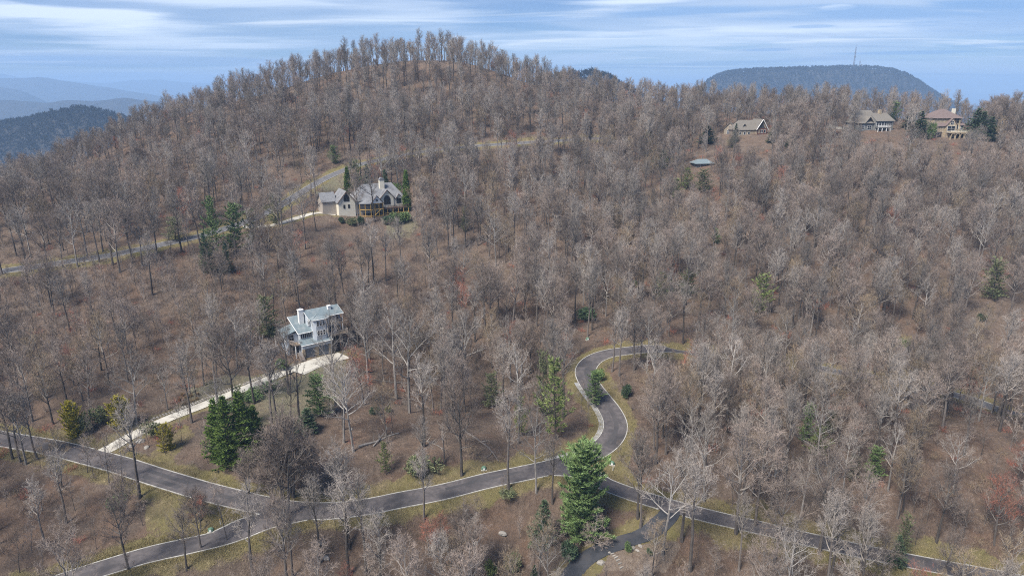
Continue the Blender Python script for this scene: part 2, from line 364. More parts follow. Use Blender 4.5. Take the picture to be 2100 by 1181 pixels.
# ------------------------------------------------------------------ roads (centre lines read off the photo)
def smooth_line(px, step=0.6):
    P = [gp(u, v)[:2] for u, v in px]
    P = [2*P[0]-P[1]] + P + [2*P[-1]-P[-2]]; out = []
    for i in range(1, len(P)-2):
        n = max(3, int(np.linalg.norm(P[i+1]-P[i]) / step))
        for k in range(n):
            t = k / n; p0, p1, p2, p3 = P[i-1], P[i], P[i+1], P[i+2]
            out.append(0.5*((2*p1)+(-p0+p2)*t+(2*p0-5*p1+4*p2-p3)*t*t+(-p0+3*p1-3*p2+p3)*t**3))
    out.append(P[-2]); out = np.array(out)
    for _ in range(12): out[1:-1] = (out[:-2] + 2*out[1:-1] + out[2:]) / 4
    return out
main_px = [(-160,870),(0,899),(120,920),(240,951),(340,983),(440,1012),(540,1036),(640,1048),(740,1041),(860,1018),(980,990),(1080,969),(1150,953),(1210,933),(1250,905),(1263,872),(1250,840),
           (1228,812),(1208,785),(1200,762),(1211,742),(1240,727),(1290,719),(1370,716),(1450,722)]
lower_px = [(40,1220),(200,1168),(300,1138),(400,1116),(500,1094),(580,1070),(640,1049)]
right_px = [(1120,962),(1180,972),(1240,993),(1310,1018),(1400,1044),(1500,1069),(1600,1092),(1700,1115),(1800,1137),(1950,1166),(2080,1190),(2250,1222)]
dark_px = [(1375,1040),(1372,1068),(1340,1092),(1270,1112),(1210,1138),(1180,1165),(1160,1200)]
drive_px = [(185,938),(232,912),(270,893),(340,860),(420,829),(500,797),(580,765),(640,742),(700,728)]
upper_px = [(-160,585),(0,557),(120,540),(250,519),(390,489),(470,467),(545,438),(610,400),(660,370),(720,344),(780,328),(870,311),(960,301),(1060,294),(1160,288),(1250,284)]
spur_px = [(1640,745),(1730,765),(1840,782),(1920,800),(2010,826),(2100,850),(2250,880)]
loop_px = [(1905,775),(1865,752),(1848,728),(1862,706)]
housedrive_px = [(500,468),(560,462),(610,447),(650,436),(690,440)]
apron_px = [(606,764),(640,748),(672,737),(706,729)]
ROADS = [('road', main_px, 2.7, 'asphalt', 0.030, True), ('road', lower_px, 2.45, 'asphalt', 0.022, True), ('road', right_px, 2.2, 'asphalt', 0.026, True),
         ('driveway', dark_px, 1.9, 'asphalt_dark', 0.018, False), ('driveway', drive_px, 1.75, 'concrete', 0.018, False), ('road', upper_px, 2.0, 'asphalt_old', 0.03, True),
         ('road', spur_px, 2.2, 'asphalt_old', 0.03, True), ('driveway', loop_px, 2.4, 'asphalt_old', 0.018, False), ('driveway', housedrive_px, 2.0, 'concrete', 0.02, False), ('pavement', apron_px, 3.3, 'concrete', 0.024, False)]
LINES = [smooth_line(r[1]) for r in ROADS]
kd = kdtree.KDTree(sum(len(l) for l in LINES)); hw = []; kid = []
k = 0
for ri, l in enumerate(LINES):
    for p in l: kd.insert((p[0], p[1], 0), k); hw.append(ROADS[ri][2]); kid.append(ri); k += 1
kd.balance()
# each road lies level across on a bench cut into the slope; an earlier road in the list rules where two meet
RKD = []; RZ = []
def bench(x, y, z, upto):
    for ri in range(upto-1, -1, -1):
        b0 = RBB[ri]
        if x < b0[0] or x > b0[1] or y < b0[2] or y > b0[3]: continue
        co, i, d = RKD[ri].find((x, y, 0)); t = (d - ROADS[ri][2] - 0.7) / 5.0
        if t < 1:
            t = max(0.0, t); zr = RZ[ri][i] if ri != 5 else 0.45*RZ[ri][i] + 0.55*h1(x, y)      # the old upper road still leans with the hill
            z += (zr - z) * (1 - t*t*(3-2*t))
    return z
RBB = [(l[:, 0].min()-10, l[:, 0].max()+10, l[:, 1].min()-10, l[:, 1].max()+10) for l in LINES]
for ri, l in enumerate(LINES):
    zc = H(l[:, 0], l[:, 1]); zc = np.array([bench(p[0], p[1], z, ri) for p, z in zip(l, zc)])
    for _ in range(20): zc[1:-1] = (zc[:-2] + 2*zc[1:-1] + zc[2:]) / 4
    t_ = kdtree.KDTree(len(l))
    for i, p in enumerate(l): t_.insert((p[0], p[1], 0), i)
    t_.balance(); RKD.append(t_); RZ.append(zc)
def road_dist(x, y):
    """distance outside the nearest road edge, and which road"""
    best = 1e9; bi = -1
    for co, i, d in kd.find_n((x, y, 0), 4):
        if d - hw[i] < best: best = d - hw[i]; bi = kid[i]
    return best, bi

_BB = {}
def in_poly(px, u, v):
    b = _BB.get(id(px))
    if b is None: b = _BB[id(px)] = (min(p[0] for p in px), max(p[0] for p in px), min(p[1] for p in px), max(p[1] for p in px))
    if u < b[0] or u > b[1] or v < b[2] or v > b[3]: return False
    c = False; n = len(px); j = n - 1
    for i in range(n):
        if (px[i][1] > v) != (px[j][1] > v) and u < (px[j][0]-px[i][0])*(v-px[i][1])/(px[j][1]-px[i][1])+px[i][0]: c = not c
        j = i
    return c
LAWN = [[(470,850),(530,800),(590,772),(640,752),(710,735),(712,790),(690,838),(640,862),(560,872),(500,870)],
        [(345,845),(400,790),(470,768),(560,772),(470,808),(380,845)], [(790,470),(800,448),(850,440),(862,462),(840,490),(800,492)],
        [(640,400),(700,352),(740,372),(690,392)]]
SOIL = [[(1235,1181),(1250,1130),(1330,1120),(1400,1130),(1360,1181)], [(1150,470),(1120,450)], [(585,790),(600,742),(680,722),(712,726),(700,740),(640,760)]]
GRASSY = [[(290,1000),(380,1030),(520,1050),(545,1062),(480,1090),(380,1105),(300,1090)], [(1250,985),(1262,930),(1290,880),(1300,900),(1290,960),(1330,1010)],
          [(1215,760),(1230,745),(1250,760),(1270,800),(1300,860),(1290,880),(1240,815)], [(300,935),(330,905),(380,870),(400,890),(350,940),(340,960)]]

cs = np.linspace(-1, 1, 560); cs = 0.62*cs*1.25 + 0.38*1.25*cs**3
rows = [32.0]
while rows[-1] < 900: rows.append(rows[-1] * (1.0056 if 88 < rows[-1] < 520 else 1.025))
rows = np.array(rows)
GX = (rows[:, None] + 25) * cs[None, :]; GY = np.repeat(rows[:, None], len(cs), 1)
GZ = H(GX, GY); GU, GV, GD = proj(GX, GY, GZ)
nr, nc = GX.shape
cover = np.zeros((nr, nc, 4)); cover[..., 3] = 1
inview = (GU > -80) & (GU < 2180) & (GV > 100) & (GV < 1260)
bb = [(0, LAWN, 1), (0, SOIL, 2), (0, GRASSY, 0)]
for i in range(nr):
    y = rows[i]
    for j in range(nc):
        x = GX[i, j]
        n1 = noise.noise((x*0.05, y*0.05, 1.3)); n2 = noise.noise((x*0.28, y*0.28, 7.1))
        amp = 1.0
        if inview[i, j]:
            d, ri = road_dist(x, y)
            if d < 9:
                w_ = 1.7 if ri in (3, 4, 7, 8, 9) else 3.0
                w_ += 1.4 * n2 + 1.2 * n1
                if d < w_ + 1.5: cover[i, j, 0] = max(0, min(1, (w_ + 1.0 - d) / 1.6))
                amp = max(0.0, min(1.0, (d - 0.6) / 5))
                GZ[i, j] = bench(x, y, GZ[i, j], len(ROADS))
                if d < -0.25: GZ[i, j] -= 0.30
                elif d < 0.35: GZ[i, j] -= 0.03
            u, v = GU[i, j], GV[i, j]
            for _, polys, ch in bb:
                for P_ in polys:
                    if in_poly(P_, u, v): cover[i, j, ch] = max(cover[i, j, ch], 0.75 + 0.4*n2)
        GZ[i, j] += amp * (0.9 * n1 + 0.28 * n2)
me = bpy.data.meshes.new('ground')
idx = np.arange(nr*nc).reshape(nr, nc)
quads = np.stack([idx[:-1, :-1], idx[:-1, 1:], idx[1:, 1:], idx[1:, :-1]], -1).reshape(-1, 4)
me.from_pydata(np.stack([GX, GY, GZ], -1).reshape(-1, 3).tolist(), [], quads.tolist())
ca = me.color_attributes.new('cover', 'FLOAT_COLOR', 'POINT'); ca.data.foreach_set('color', np.clip(cover, 0, 1).ravel())
me.materials.append(M['floor']); me.polygons.foreach_set('use_smooth', [True]*len(me.polygons))
ground = tag(obj('ground', me), 'leaf covered forest floor of the hillside', None, None, 'structure')
def hz(x, y):
    """ground height with the same relief as the mesh"""
    z = bench(x, y, h1(x, y), len(ROADS)); n1 = noise.noise((x*0.05, y*0.05, 1.3)); n2 = noise.noise((x*0.28, y*0.28, 7.1))
    d, _ = road_dist(x, y); amp = max(0.0, min(1.0, (d - 0.6) / 5))
    return z + amp * (0.9 * n1 + 0.28 * n2)

def ribbon(line, offs, dz, name, material, parent=None, cross=6, height=0.0, ri=0):
    """a strip between two sideways offsets of a centre line, lying on the hillside; with height it becomes a raised kerb"""
    d = np.gradient(line, axis=0); d /= np.linalg.norm(d, axis=1)[:, None]; nrm = np.stack([-d[:, 1], d[:, 0]], 1)
    ks = np.linspace(offs[0], offs[1], cross); b = MB()
    P = line[:, None, :] + nrm[:, None, :] * ks[None, :, None]
    n = len(line); Z = np.empty(P.shape[:2])
    for i in range(n):
        zc = RZ[ri][RKD[ri].find((line[i][0], line[i][1], 0))[1]]
        for k in range(cross):
            x, y = P[i, k]; Z[i, k] = bench(x, y, zc if ri != 5 else 0.45*zc + 0.55*h1(x, y), ri) + dz
    if not height:
        vs = [(P[i, k, 0], P[i, k, 1], Z[i, k]) for i in range(n) for k in range(cross)]
        b.add(vs, [(i*cross+k, (i+1)*cross+k, (i+1)*cross+k+1, i*cross+k+1) for i in range(n-1) for k in range(cross-1)])
    else:
        vs = []
        for i in range(n):
            a, c = P[i, 0], P[i, -1]
            vs += [(a[0], a[1], Z[i, 0]-0.25), (a[0], a[1], Z[i, 0]+height), (c[0], c[1], Z[i, -1]+height), (c[0], c[1], Z[i, -1]-0.25)]
        b.add(vs, [(i*4+k, (i+1)*4+k, (i+1)*4+k+1, i*4+k+1) for i in range(n-1) for k in range(3)])
    o = b.build(name, material, parent)
    return o
def near_other(p, ri, grow=0.0):
    for rj, l in enumerate(LINES):
        if rj == ri or ROADS[rj][3] == 'concrete' and ri != 0 and False: continue
        if np.min(((l - p) ** 2).sum(1)) < (ROADS[rj][2] + grow) ** 2: return True
    return False
road_labels = ['grey asphalt road curving across the hillside into a hairpin bend', 'lower asphalt road branching off below the grassy wedge', 'asphalt road branch running past the dark driveway entrance',
    'dark fresh asphalt driveway curving down through the woods', 'pale concrete driveway climbing to the grey house', 'old grey road climbing past the cream house',
    'half hidden grey road in the woods', 'small grey turnaround off the half hidden road', 'pale concrete driveway of the cream house', 'pale concrete apron in front of the garage doors']
for ri, (nm, px, w_, mm, dz, kerbs) in enumerate(ROADS):
    ro = tag(ribbon(LINES[ri], (-w_, w_), dz, nm, M[mm], ri=ri), road_labels[ri], None, None, 'structure')
    if kerbs:
        for sgn in (-1, 1):
            d = np.gradient(LINES[ri], axis=0); d /= np.linalg.norm(d, axis=1)[:, None]; nrm = np.stack([-d[:, 1], d[:, 0]], 1)
            E_ = LINES[ri] + nrm * sgn * w_
            run = []; runs = []
            for i, p in enumerate(E_):
                if near_other(p, ri, 0.1):
                    if len(run) > 8: runs.append(run)
                    run = []
                else: run.append(i)
            if len(run) > 8: runs.append(run)
            kw = 0.105 if ri not in (5, 6) else 0.085
            for r_ in runs:
                ribbon(LINES[ri][r_], (sgn*w_, sgn*(w_+2*kw)), 0, 'kerb', M['kerb'], ro, 2, 0.11, ri)
    if ri == 0:
        d3 = [i for i, p in enumerate(LINES[0]) if 139 < p[1] < 176 and p[0] > 8]
        ribbon(LINES[0][d3], (-0.75, 0.35), 0.036, 'asphalt_patch', M['asphalt_patch'], ro, 3)
        for lo_, hi_, a_, b_ in ((-78,-68,-1.6,-0.4), (-79,-67,0.4,1.5), (-60,-52,-0.6,0.5), (-14,3,0.3,1.2)):
            d3 = [i for i, p in enumerate(LINES[0]) if lo_ < p[0] < hi_ and p[1] < 150]
            ribbon(LINES[0][d3], (a_, b_), 0.036, 'asphalt_patch', M['asphalt_patch'], ro, 3)
    if ri == 0:     # broad concrete gutter on the inside of the hairpin
        d2 = [i for i, p in enumerate(LINES[0]) if 128 < p[1] < 168 and p[0] > 8]
        ribbon(LINES[0][d2], (w_+0.27, w_+1.25), 0.045, 'gutter', M['gutter'], ro, 3)
# ------------------------------------------------------------------ far land: valley floor, ridges, the mountain with the masts
vm = MB(); NV = 40
ring = [(700, -226), (3000, -228), (9000, -230), (30000, -232), (60000, -300)]
for r_, z in ring: vm.v += [(r_*math.sin(2*math.pi*k/NV), r_*math.cos(2*math.pi*k/NV), z) for k in range(NV)]
for i in range(len(ring)-1):
    for k in range(NV): vm.f.append((i*NV+k, i*NV+(k+1) % NV, (i+1)*NV+(k+1) % NV, (i+1)*NV+k)); vm.m.append(0)
tag(vm.build('valley', M['valley']), 'hazy valley floor far below the ridge', None, None, 'structure')

FAR_PTS = []      # tree positions on the far slopes
def hill(name, prof, D, front, back, base, nx, ny, rough, label, trees=0.0, seed=0):
    us = [p[0] for p in prof]; rng = random.Random(seed)
    U = np.linspace(us[0], us[-1], nx); V = np.interp(U, us, [p[1] for p in prof])
    for _ in range(2): V[1:-1] = (V[:-2] + 2*V[1:-1] + V[2:]) / 4
    b = MB(); n = 0; ts = np.linspace(-1, 1, ny)
    G = np.zeros((nx, ny, 3))
    for i in range(nx):
        c = aty(U[i], V[i], D)
        for j, t in enumerate(ts):
            y = D + (t * (front if t < 0 else back)); x = c[0]
            f = 1 - abs(t); f = f*f*(3-2*f) if t > 0 else f ** 1.15
            q = (x*4/D, y*4/D, seed*3.1)
            z = base + (c[2] - base) * f
            sp = noise.noise((x*14/D, y*5/D, seed*1.7)) + 0.5*noise.noise((x*40/D, y*22/D, seed*2.9))
            z += rough * (c[2] - base) * sp * min(1, abs(t)*3.5) * (1-abs(t))
            G[i, j] = (x, y, z)
    b.add(G.reshape(-1, 3), [(i*ny+j, (i+1)*ny+j, (i+1)*ny+j+1, i*ny+j+1) for i in range(nx-1) for j in range(ny-1)])
    o = b.build(name, M['far_wood']); tag(o, label, None, None, 'structure')
    o.data.polygons.foreach_set('use_smooth', [True]*len(o.data.polygons))
    if trees:
        x0, x1 = G[0, 0, 0], G[-1, 0, 0]
        n = int((x1-x0) * front * 0.9 / trees**2)
        for _ in range(n):
            a = rng.random()*(nx-1.001); t = (1-0.9*rng.random()**1.3) if rng.random() < 0.8 else 1.0+0.05*rng.random()
            jf = t*(ny-1)/2; i, j = int(a), min(int(jf), ny-2); fa, fj = a-i, jf-j
            p = (G[i, j]*(1-fa)+G[i+1, j]*fa)*(1-fj)+(G[i, j+1]*(1-fa)+G[i+1, j+1]*fa)*fj
            FAR_PTS.append((p[0], p[1], p[2]-1, rng.uniform(0.65, 1.4)))
    return G
hill('hill', [(-500,420),(-250,330),(0,262),(60,246),(110,236),(150,231),(200,236),(260,250),(340,275),(480,330),(700,420)], 1700, 420, 400, -235, 120, 40, 0.22, 'dark blue wooded hill just beyond the near ridge', 8.5, 3)
hill('hill', [(-900,260),(-500,215),(-200,212),(0,206),(45,208),(90,212),(120,205),(150,205),(190,208),(225,205),(245,199),(262,203),(320,207),(420,220),(700,240)], 4600, 900, 900, -235, 150, 30, 0.25, 'long blue wooded ridge across the valley', 0, 5)
hill('hill', [(-700,150),(-300,165),(-100,172),(0,180),(25,185),(60,203),(100,222),(200,245)], 6800, 900, 900, -235, 90, 26, 0.25, 'pale hazy spur left of the tan hill', 0, 6)
hill('hill', [(-900,175),(-500,160),(-200,162),(0,160),(40,160),(75,157),(90,158),(110,164),(140,167),(200,178),(260,190),(330,200),(500,215)], 9000, 1600, 1500, -235, 120, 30, 0.3, 'broad pale tan hill fading in haze', 0, 7)
hill('hill', [(-900,160),(-400,140),(-100,146),(0,150),(14,154),(30,160),(60,163),(130,166),(170,168),(215,171),(240,168),(268,164),(290,165),(320,162),(345,166),(370,169),(450,172),(700,178)], 15500, 2500, 2500, -235, 160, 26, 0.3, 'farthest faint blue mountain range', 0, 8)
hill('hill', [(1000,215),(1080,185),(1140,165),(1170,158),(1215,156),(1245,162),(1275,182),(1320,205),(1400,240)], 1500, 380, 350, -235, 90, 36, 0.15, 'round wooded hill showing through the saddle trees', 8.5, 11)
mtn = hill('mountain', [(1100,260),(1250,222),(1400,215),(1435,186),(1460,164),(1490,151),(1540,146),(1600,143),(1680,141),(1750,140),(1800,142),(1840,147),(1865,157),(1888,171),(1925,198),(1990,230),(2150,255),(2400,280)],
           3500, 700, 700, -235, 200, 44, 0.10, 'flat topped blue wooded mountain carrying the radio masts', 10.5, 12)

# ------------------------------------------------------------------ radio masts on the mountain
def mast(u, vb, vt, wid, label):
    b = aty(u, vb, 3500); t = aty(u, vt, 3500); h = t[2] - b[2]
    r = empty('radio_mast', (b[0], b[1], b[2]-2)); tag(r, label, 'mast', 'radio masts on the mountain')
    tw = MB(); w0, w1 = wid, wid*0.35
    def cor(z, k): ww = w0 + (w1-w0)*z/h; return Vector((ww*math.cos(k*2.0944), ww*math.sin(k*2.0944), z))
    for k in range(3): tw.tube([cor(0, k), cor(h, k)], [0.9*wid/4, 0.5*wid/4], 4)
    n = max(4, int(h/8))
    for i in range(n):
        for k in range(3):
            tw.bar(cor(h*i/n, k), cor(h*(i+1)/n, (k+1) % 3), 0.35*wid/4); tw.bar(cor(h*(i+1)/n, k), cor(h*(i+1)/n, (k+1) % 3), 0.35*wid/4)
    tw.build('lattice', M['steel'], r)
    MB().tube([(0,0,h-1), (0,0,h*1.12)], [0.6*wid/4, 0.25*wid/4], 5).build('antenna', M['steel'], r)
    for z in (0.55, 0.72, 0.85): MB().box(-w0*1.3, w0*1.3, -0.5, 0.5, h*z, h*z+2.2).build('antenna_panel', M['steel'], r)
mast(1750, 141, 96, 4.2, 'tallest lattice radio mast on the flat blue mountain')
mast(1762, 141, 124, 2.4, 'shorter radio mast beside the tallest one')
mast(1766.5, 141, 131, 2.0, 'stubby antenna mast, lowest of the mountain masts')

# ------------------------------------------------------------------ houses
def opening(root, wall, c, z0, wd, ht, pos, frame='white', pane='glass', arch=False, name='window', bars=True, proud=0.08):
    """a framed window on a local wall: wall '-y' (front), '-x' (left), '+x' (right); c = centre along the wall, pos = wall plane"""
    fr = MB(); t = 0.09
    def put(b, a0, a1, q0, q1, d0, d1):
        if wall == '-y': b.box(a0, a1, pos-d1, pos-d0, q0, q1)
        elif wall == '-x': b.box(pos-d1, pos-d0, a0, a1, q0, q1)
        else: b.box(pos+d0, pos+d1, a0, a1, q0, q1)
    a0, a1, q1 = c-wd/2, c+wd/2, z0+ht
    put(fr, a0-t, a0, z0-t, q1+t, -0.05, proud); put(fr, a1, a1+t, z0-t, q1+t, -0.05, proud)
    put(fr, a0, a1, z0-t, z0, -0.05, proud+0.02); put(fr, a0, a1, q1, q1+t, -0.05, proud)
    if bars:
        put(fr, a0, a1, z0+ht*0.5-0.03, z0+ht*0.5+0.03, 0.0, proud-0.01)
        if wd > 1.3: put(fr, c-0.03, c+0.03, z0, q1, 0.0, proud-0.015)
    o = fr.build(name, M[frame], root); p = MB(); put(p, a0, a1, z0, q1, -0.02, 0.035)
    if arch and wall == '-y':
        poly = [(c+wd*0.42*math.cos(k*math.pi/8), q1+t+wd*0.42*math.sin(k*math.pi/8)) for k in range(9)]
        p.prism(poly, 'y', pos-0.04, pos+0.02)
        poly2 = [(c+wd*0.5*math.cos(k*math.pi/8), q1+t+wd*0.5*math.sin(k*math.pi/8)) for k in range(9)]
        MB().prism(poly2, 'y', pos-0.02, pos+0.03).build('trim', M[frame], o)
    p.build('pane', M[pane], o); return o
def rail(root, pts, z, h=1.0, mm='deck', name='railing', gap=0.28):
    b = MB()
    for (x0, y0), (x1, y1) in zip(pts[:-1], pts[1:]):
        Ln = math.hypot(x1-x0, y1-y0); n = max(2, int(Ln/gap))
        b.bar((x0,y0,z+h), (x1,y1,z+h), 0.07); b.bar((x0,y0,z+0.12), (x1,y1,z+0.12), 0.06)
        for i in range(n+1):
            t = i/n; r_ = 0.075 if i % 6 == 0 else 0.035
            b.bar((x0+(x1-x0)*t, y0+(y1-y0)*t, z-0.1), (x0+(x1-x0)*t, y0+(y1-y0)*t, z+h), r_)
    return b.build(name, M[mm], root)
def post(root, x, y, z0, z1, mm, r_=0.09): return MB().box(x-r_, x+r_, y-r_, y+r_, z0, z1).build('post', M[mm], root)
def rake(root, pts, th, wd, mm): # thin fascia boards along roof edges
    b = MB()
    for p, q in zip(pts[:-1], pts[1:]): b.bar(p, q, th, 0, 4)
    return b.build('fascia', M[mm], root)
def shingle_lines(b, p0, p1, q0, q1, n):
    """raised courses across a roof plane from eave p0-p1 up to ridge q0-q1"""
    p0, p1, q0, q1 = map(Vector, (p0, p1, q0, q1)); nn = (p1-p0).cross(q0-p0).normalized()
    if nn.z < 0: nn = -nn
    for i in range(1, n):
        t = i/n; a = p0.lerp(q0, t); c = p1.lerp(q1, t); d = (q0-p0).normalized()*0.16
        b.add([a+nn*0.035, c+nn*0.035, c+d+nn*0.004, a+d+nn*0.004, a, c], [(0,1,2,3), (4,5,1,0)])

# --- grey house (local x along the garage front, y into the hill)
g0 = gp(622, 733); zg = 5.75
GH = empty('house', (g0[0], g0[1], zg), R(37.6)); tag(GH, 'three storey pale grey house with slate blue roofs and two dark garage doors', 'house')
B = MB()
B.box(0.05, 8.65, 0.35, 9, -3, 3.58); B.box(0, 8.7, 0.02, 0.34, 2.35, 3.6)       # garage storey with lintel band
B.box(0.3, 6, 2.0, 9.2, 3.6, 6.75)                                               # sunroom block
B.box(3.5, 13.4, 3.4, 10, 3.6, 10.25)                                            # tall block
B.prism([(3.4,10.25),(10,10.25),(5.9,11.7)], 'x', 3.55, 13.35)
B.prism([(2.0,6.75),(9.2,6.75),(9.2,9.3)], 'x', 0.35, 5.9)                        # under the long slope
B.prism([(3.9,1.7),(3.9,0.75),(4.6,0.2),(7.5,0.2),(8.2,0.8),(8.2,3.5),(3.9,3.5)], 'z', 3.7, 10.35)      # bay tower
B.box(-3.0, 0.3, 3.6, 9, -3, 6.5)
B.build('wall', M['siding'], GH)
for x0, x1 in ((0,0.75),(3.75,4.75),(7.85,8.7)): MB().box(x0, x1, -0.04, 0.4, -2, 2.34).build('pier', M['stone'], GH)
for x0 in (0.8, 4.8):
    gd = MB().box(x0, x0+2.9, 0.12, 0.25, 0, 2.3)
    for k in range(4): gd.box(x0+0.05, x0+2.85, 0.09, 0.13, 0.08+k*0.56, 0.56+k*0.56)
    gd.build('garage_door', M['garage'], GH)
rf = MB()
def plane(b, p0, p1, q1, q0, n, th=0.16): b.slab([p0, p1, q1, q0], th); shingle_lines(b, p0, p1, q0, q1, n)
plane(rf, (-0.5,-0.55,3.7), (9.1,-0.55,3.7), (8.9,2.0,4.85), (-0.1,2.0,4.85), 7)
plane(rf, (-0.35,1.5,6.75), (6.0,1.5,6.75), (6.0,9.5,9.75), (-0.35,9.5,9.75), 18)
plane(rf, (3.2,1.6,10.35), (13.8,1.6,10.35), (13.8,5.9,11.95), (3.2,5.9,11.95), 11)
plane(rf, (13.8,10.4,10.35), (3.2,10.4,10.35), (3.2,5.9,11.95), (13.8,5.9,11.95), 9)
rf.slab([(3.5,0.3,10.42),(4.4,-0.25,10.42),(6.05,1.9,11.3)], 0.14); rf.slab([(4.4,-0.25,10.42),(7.7,-0.25,10.42),(6.05,2.2,11.35)], 0.14)
rf.slab([(7.7,-0.25,10.42),(8.6,0.3,10.42),(6.05,2.0,11.32)], 0.14); rf.slab([(8.6,0.3,10.42),(8.6,1.9,10.45),(6.05,2.4,11.34)], 0.14); rf.slab([(3.5,1.9,10.45),(3.5,0.3,10.42),(6.05,2.4,11.34)], 0.14)
plane(rf, (-3.5,9.4,6.45), (-3.5,3.2,6.45), (0.3,3.2,7.5), (0.3,9.4,7.5), 9)
roof = rf.build('roof', M['slate_roof'], GH)
MB().box(1.7, 3.1, 5.3, 6.4, 8, 12.3).box(1.58, 3.22, 5.18, 6.52, 12.3, 12.5).box(2.15, 2.65, 5.6, 6.05, 12.5, 12.8).build('chimney', M['white'], roof)
MB().box(10.1, 11.0, 4.0, 4.9, 11, 12.35).box(10.0, 11.1, 3.9, 5.0, 12.35, 12.5).build('vent_stack', M['white'], roof)
rake(GH, [(-0.5,-0.57,3.62),(9.1,-0.57,3.62)], 0.1, 0, 'white'); rake(GH, [(-0.37,9.5,9.68),(-0.37,1.48,6.68),(6.0,1.48,6.68)], 0.1, 0, 'white')
rake(GH, [(3.2,5.9,11.86),(3.2,1.58,10.26),(13.8,1.58,10.26),(13.8,5.9,11.86)], 0.1, 0, 'white'); rake(GH, [(3.5,0.28,10.34),(4.4,-0.27,10.34),(7.7,-0.27,10.34),(8.6,0.28,10.34)], 0.09, 0, 'white')
for k in range(6): opening(GH, '-y', 0.75+k*0.55, 5.05, 0.42, 1.25, 2.0, bars=False)
for z in (5.5, 8.3):
    for x in (5.2, 6.05, 6.9): opening(GH, '-y', x, z, 0.55, 1.4, 0.2)
    opening(GH, '-x', 1.15, z, 0.5, 1.4, 3.9, bars=False)
for y in (2.5, 3.0): opening(GH, '-x', y+0.2, 8.3, 0.4, 1.3, 3.5, bars=False)
opening(GH, '-x', 4.5, 4.3, 1.5, 2.0, -3.0, 'white', 'glass'); opening(GH, '-y', -1.8, 4.3, 1.6, 2.0, 3.6)
opening(GH, '-y', 10.2, 7.7, 1.4, 2.0, 3.4); opening(GH, '-y', 12.2, 7.7, 1.4, 2.0, 3.4); opening(GH, '-y', 10.2, 4.4, 1.8, 2.0, 3.4); opening(GH, '-y', 12.4, 4.4, 1.2, 2.0, 3.4)
MB().prism([(0,0.5),(-1.7,0.9),(-2.9,5.4),(-4.6,9.6),(-3.0,12),(-0.5,10),(-0.5,3)], 'z', 3.55, 3.75).build('deck', M['deck_floor'], GH); MB().prism([(8.7,0.6),(14.6,0.6),(14.6,3.4),(8.7,3.4)], 'z', 4.25, 4.45).build('deck', M['deck_floor'], GH); MB().prism([(8.8,1.7),(13.6,1.7),(13.6,3.4),(8.8,3.4)], 'z', 7.35, 7.55).build('deck', M['deck_floor'], GH)
rail(GH, [(0,0.5),(-1.7,0.9),(-2.9,5.4),(-4.6,9.6),(-3.0,12)], 3.7, 1.05, gap=0.16); rail(GH, [(8.8,0.65),(14.5,0.65),(14.5,3.4)], 4.4, 1.05, gap=0.16); rail(GH, [(8.8,1.75),(13.5,1.75),(13.5,3.4)], 7.5, 1.0, gap=0.16)
for x, y in ((-1.6,1.0),(-2.8,5.3),(-4.4,9.4)): post(GH, x, y, -4, 3.6, 'white', 0.11)
for x, y in ((9,0.8),(11.8,0.8),(14.4,0.8),(14.4,3.3)): post(GH, x, y, -3, 4.3, 'brown_wood', 0.12)
for x in (9, 11.2, 13.4): post(GH, x, 1.8, 4.45, 10.2, 'white', 0.08)
sc = MB().box(-2.6, -0.6, 1.2, 3.4, -1.5, -1.35)
sc.build('porch_floor', M['deck_floor'], GH); MB().box(-2.5, 0, 3.3, 3.5, -1.3, 3.5).build('porch_screen', M['screen'], GH)
st = MB()
for k in range(9): st.box(0.1-1.6, -0.1, 0.35-k*0.28-0.3, 0.35-k*0.28, 1.6-k*0.2-0.1, 1.6-k*0.2)
st.build('stair', M['deck'], GH)
MB().box(9.6, 11.2, 1.2, 2.3, 4.46, 5.1).build('tarp', M['blue_tarp'], GH)

# --- cream house
c0 = gp(696, 447)
CH = empty('house', (c0[0], c0[1], c0[2]), R(29)); tag(CH, 'large cream stucco house with grey gabled roofs and yellow timber porch', 'house')
b = MB()
b.box(0, 6.8, 0, 10, -5, 6.4); b.prism([(0,6.4),(6.8,6.4),(3.4,10.3)], 'y', 0.02, 6)
b.box(6.8, 28, 1.0, 13, -5, 6.2); b.box(17.6, 23.2, 0.2, 4, -5, 6.8); b.prism([(17.6,6.8),(23.2,6.8),(20.4,9.6)], 'y', 0.22, 4)
b.box(23.2, 28, 0.6, 3, -5, 5.8); b.prism([(24.2,6.0),(27,6.0),(25.6,7.7)], 'y', 0.62, 4)
b.build('wall', M['cream'], CH)
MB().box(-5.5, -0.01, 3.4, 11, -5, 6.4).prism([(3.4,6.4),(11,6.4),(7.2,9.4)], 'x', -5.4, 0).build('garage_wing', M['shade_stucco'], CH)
r = MB()
plane(r, (-0.5,-0.4,6.0), (-0.5,10.4,6.0), (3.4,10.4,10.55), (3.4,-0.4,10.55), 11); plane(r, (7.3,10.4,6.0), (7.3,-0.4,6.0), (3.4,-0.4,10.55), (3.4,10.4,10.55), 11)
plane(r, (-6,3.0,6.3), (0.2,3.0,6.3), (0.2,7.2,9.6), (-6,7.2,9.6), 9); plane(r, (0.2,11.4,6.3), (-6,11.4,6.3), (-6,7.2,9.6), (0.2,7.2,9.6), 9)
plane(r, (7,0.4,6.1), (28.6,0.4,6.1), (25,7.5,11.8), (12.5,7.5,11.8), 14); plane(r, (28.6,13.6,6.1), (7,13.6,6.1), (12.5,7.5,11.8), (25,7.5,11.8), 12)
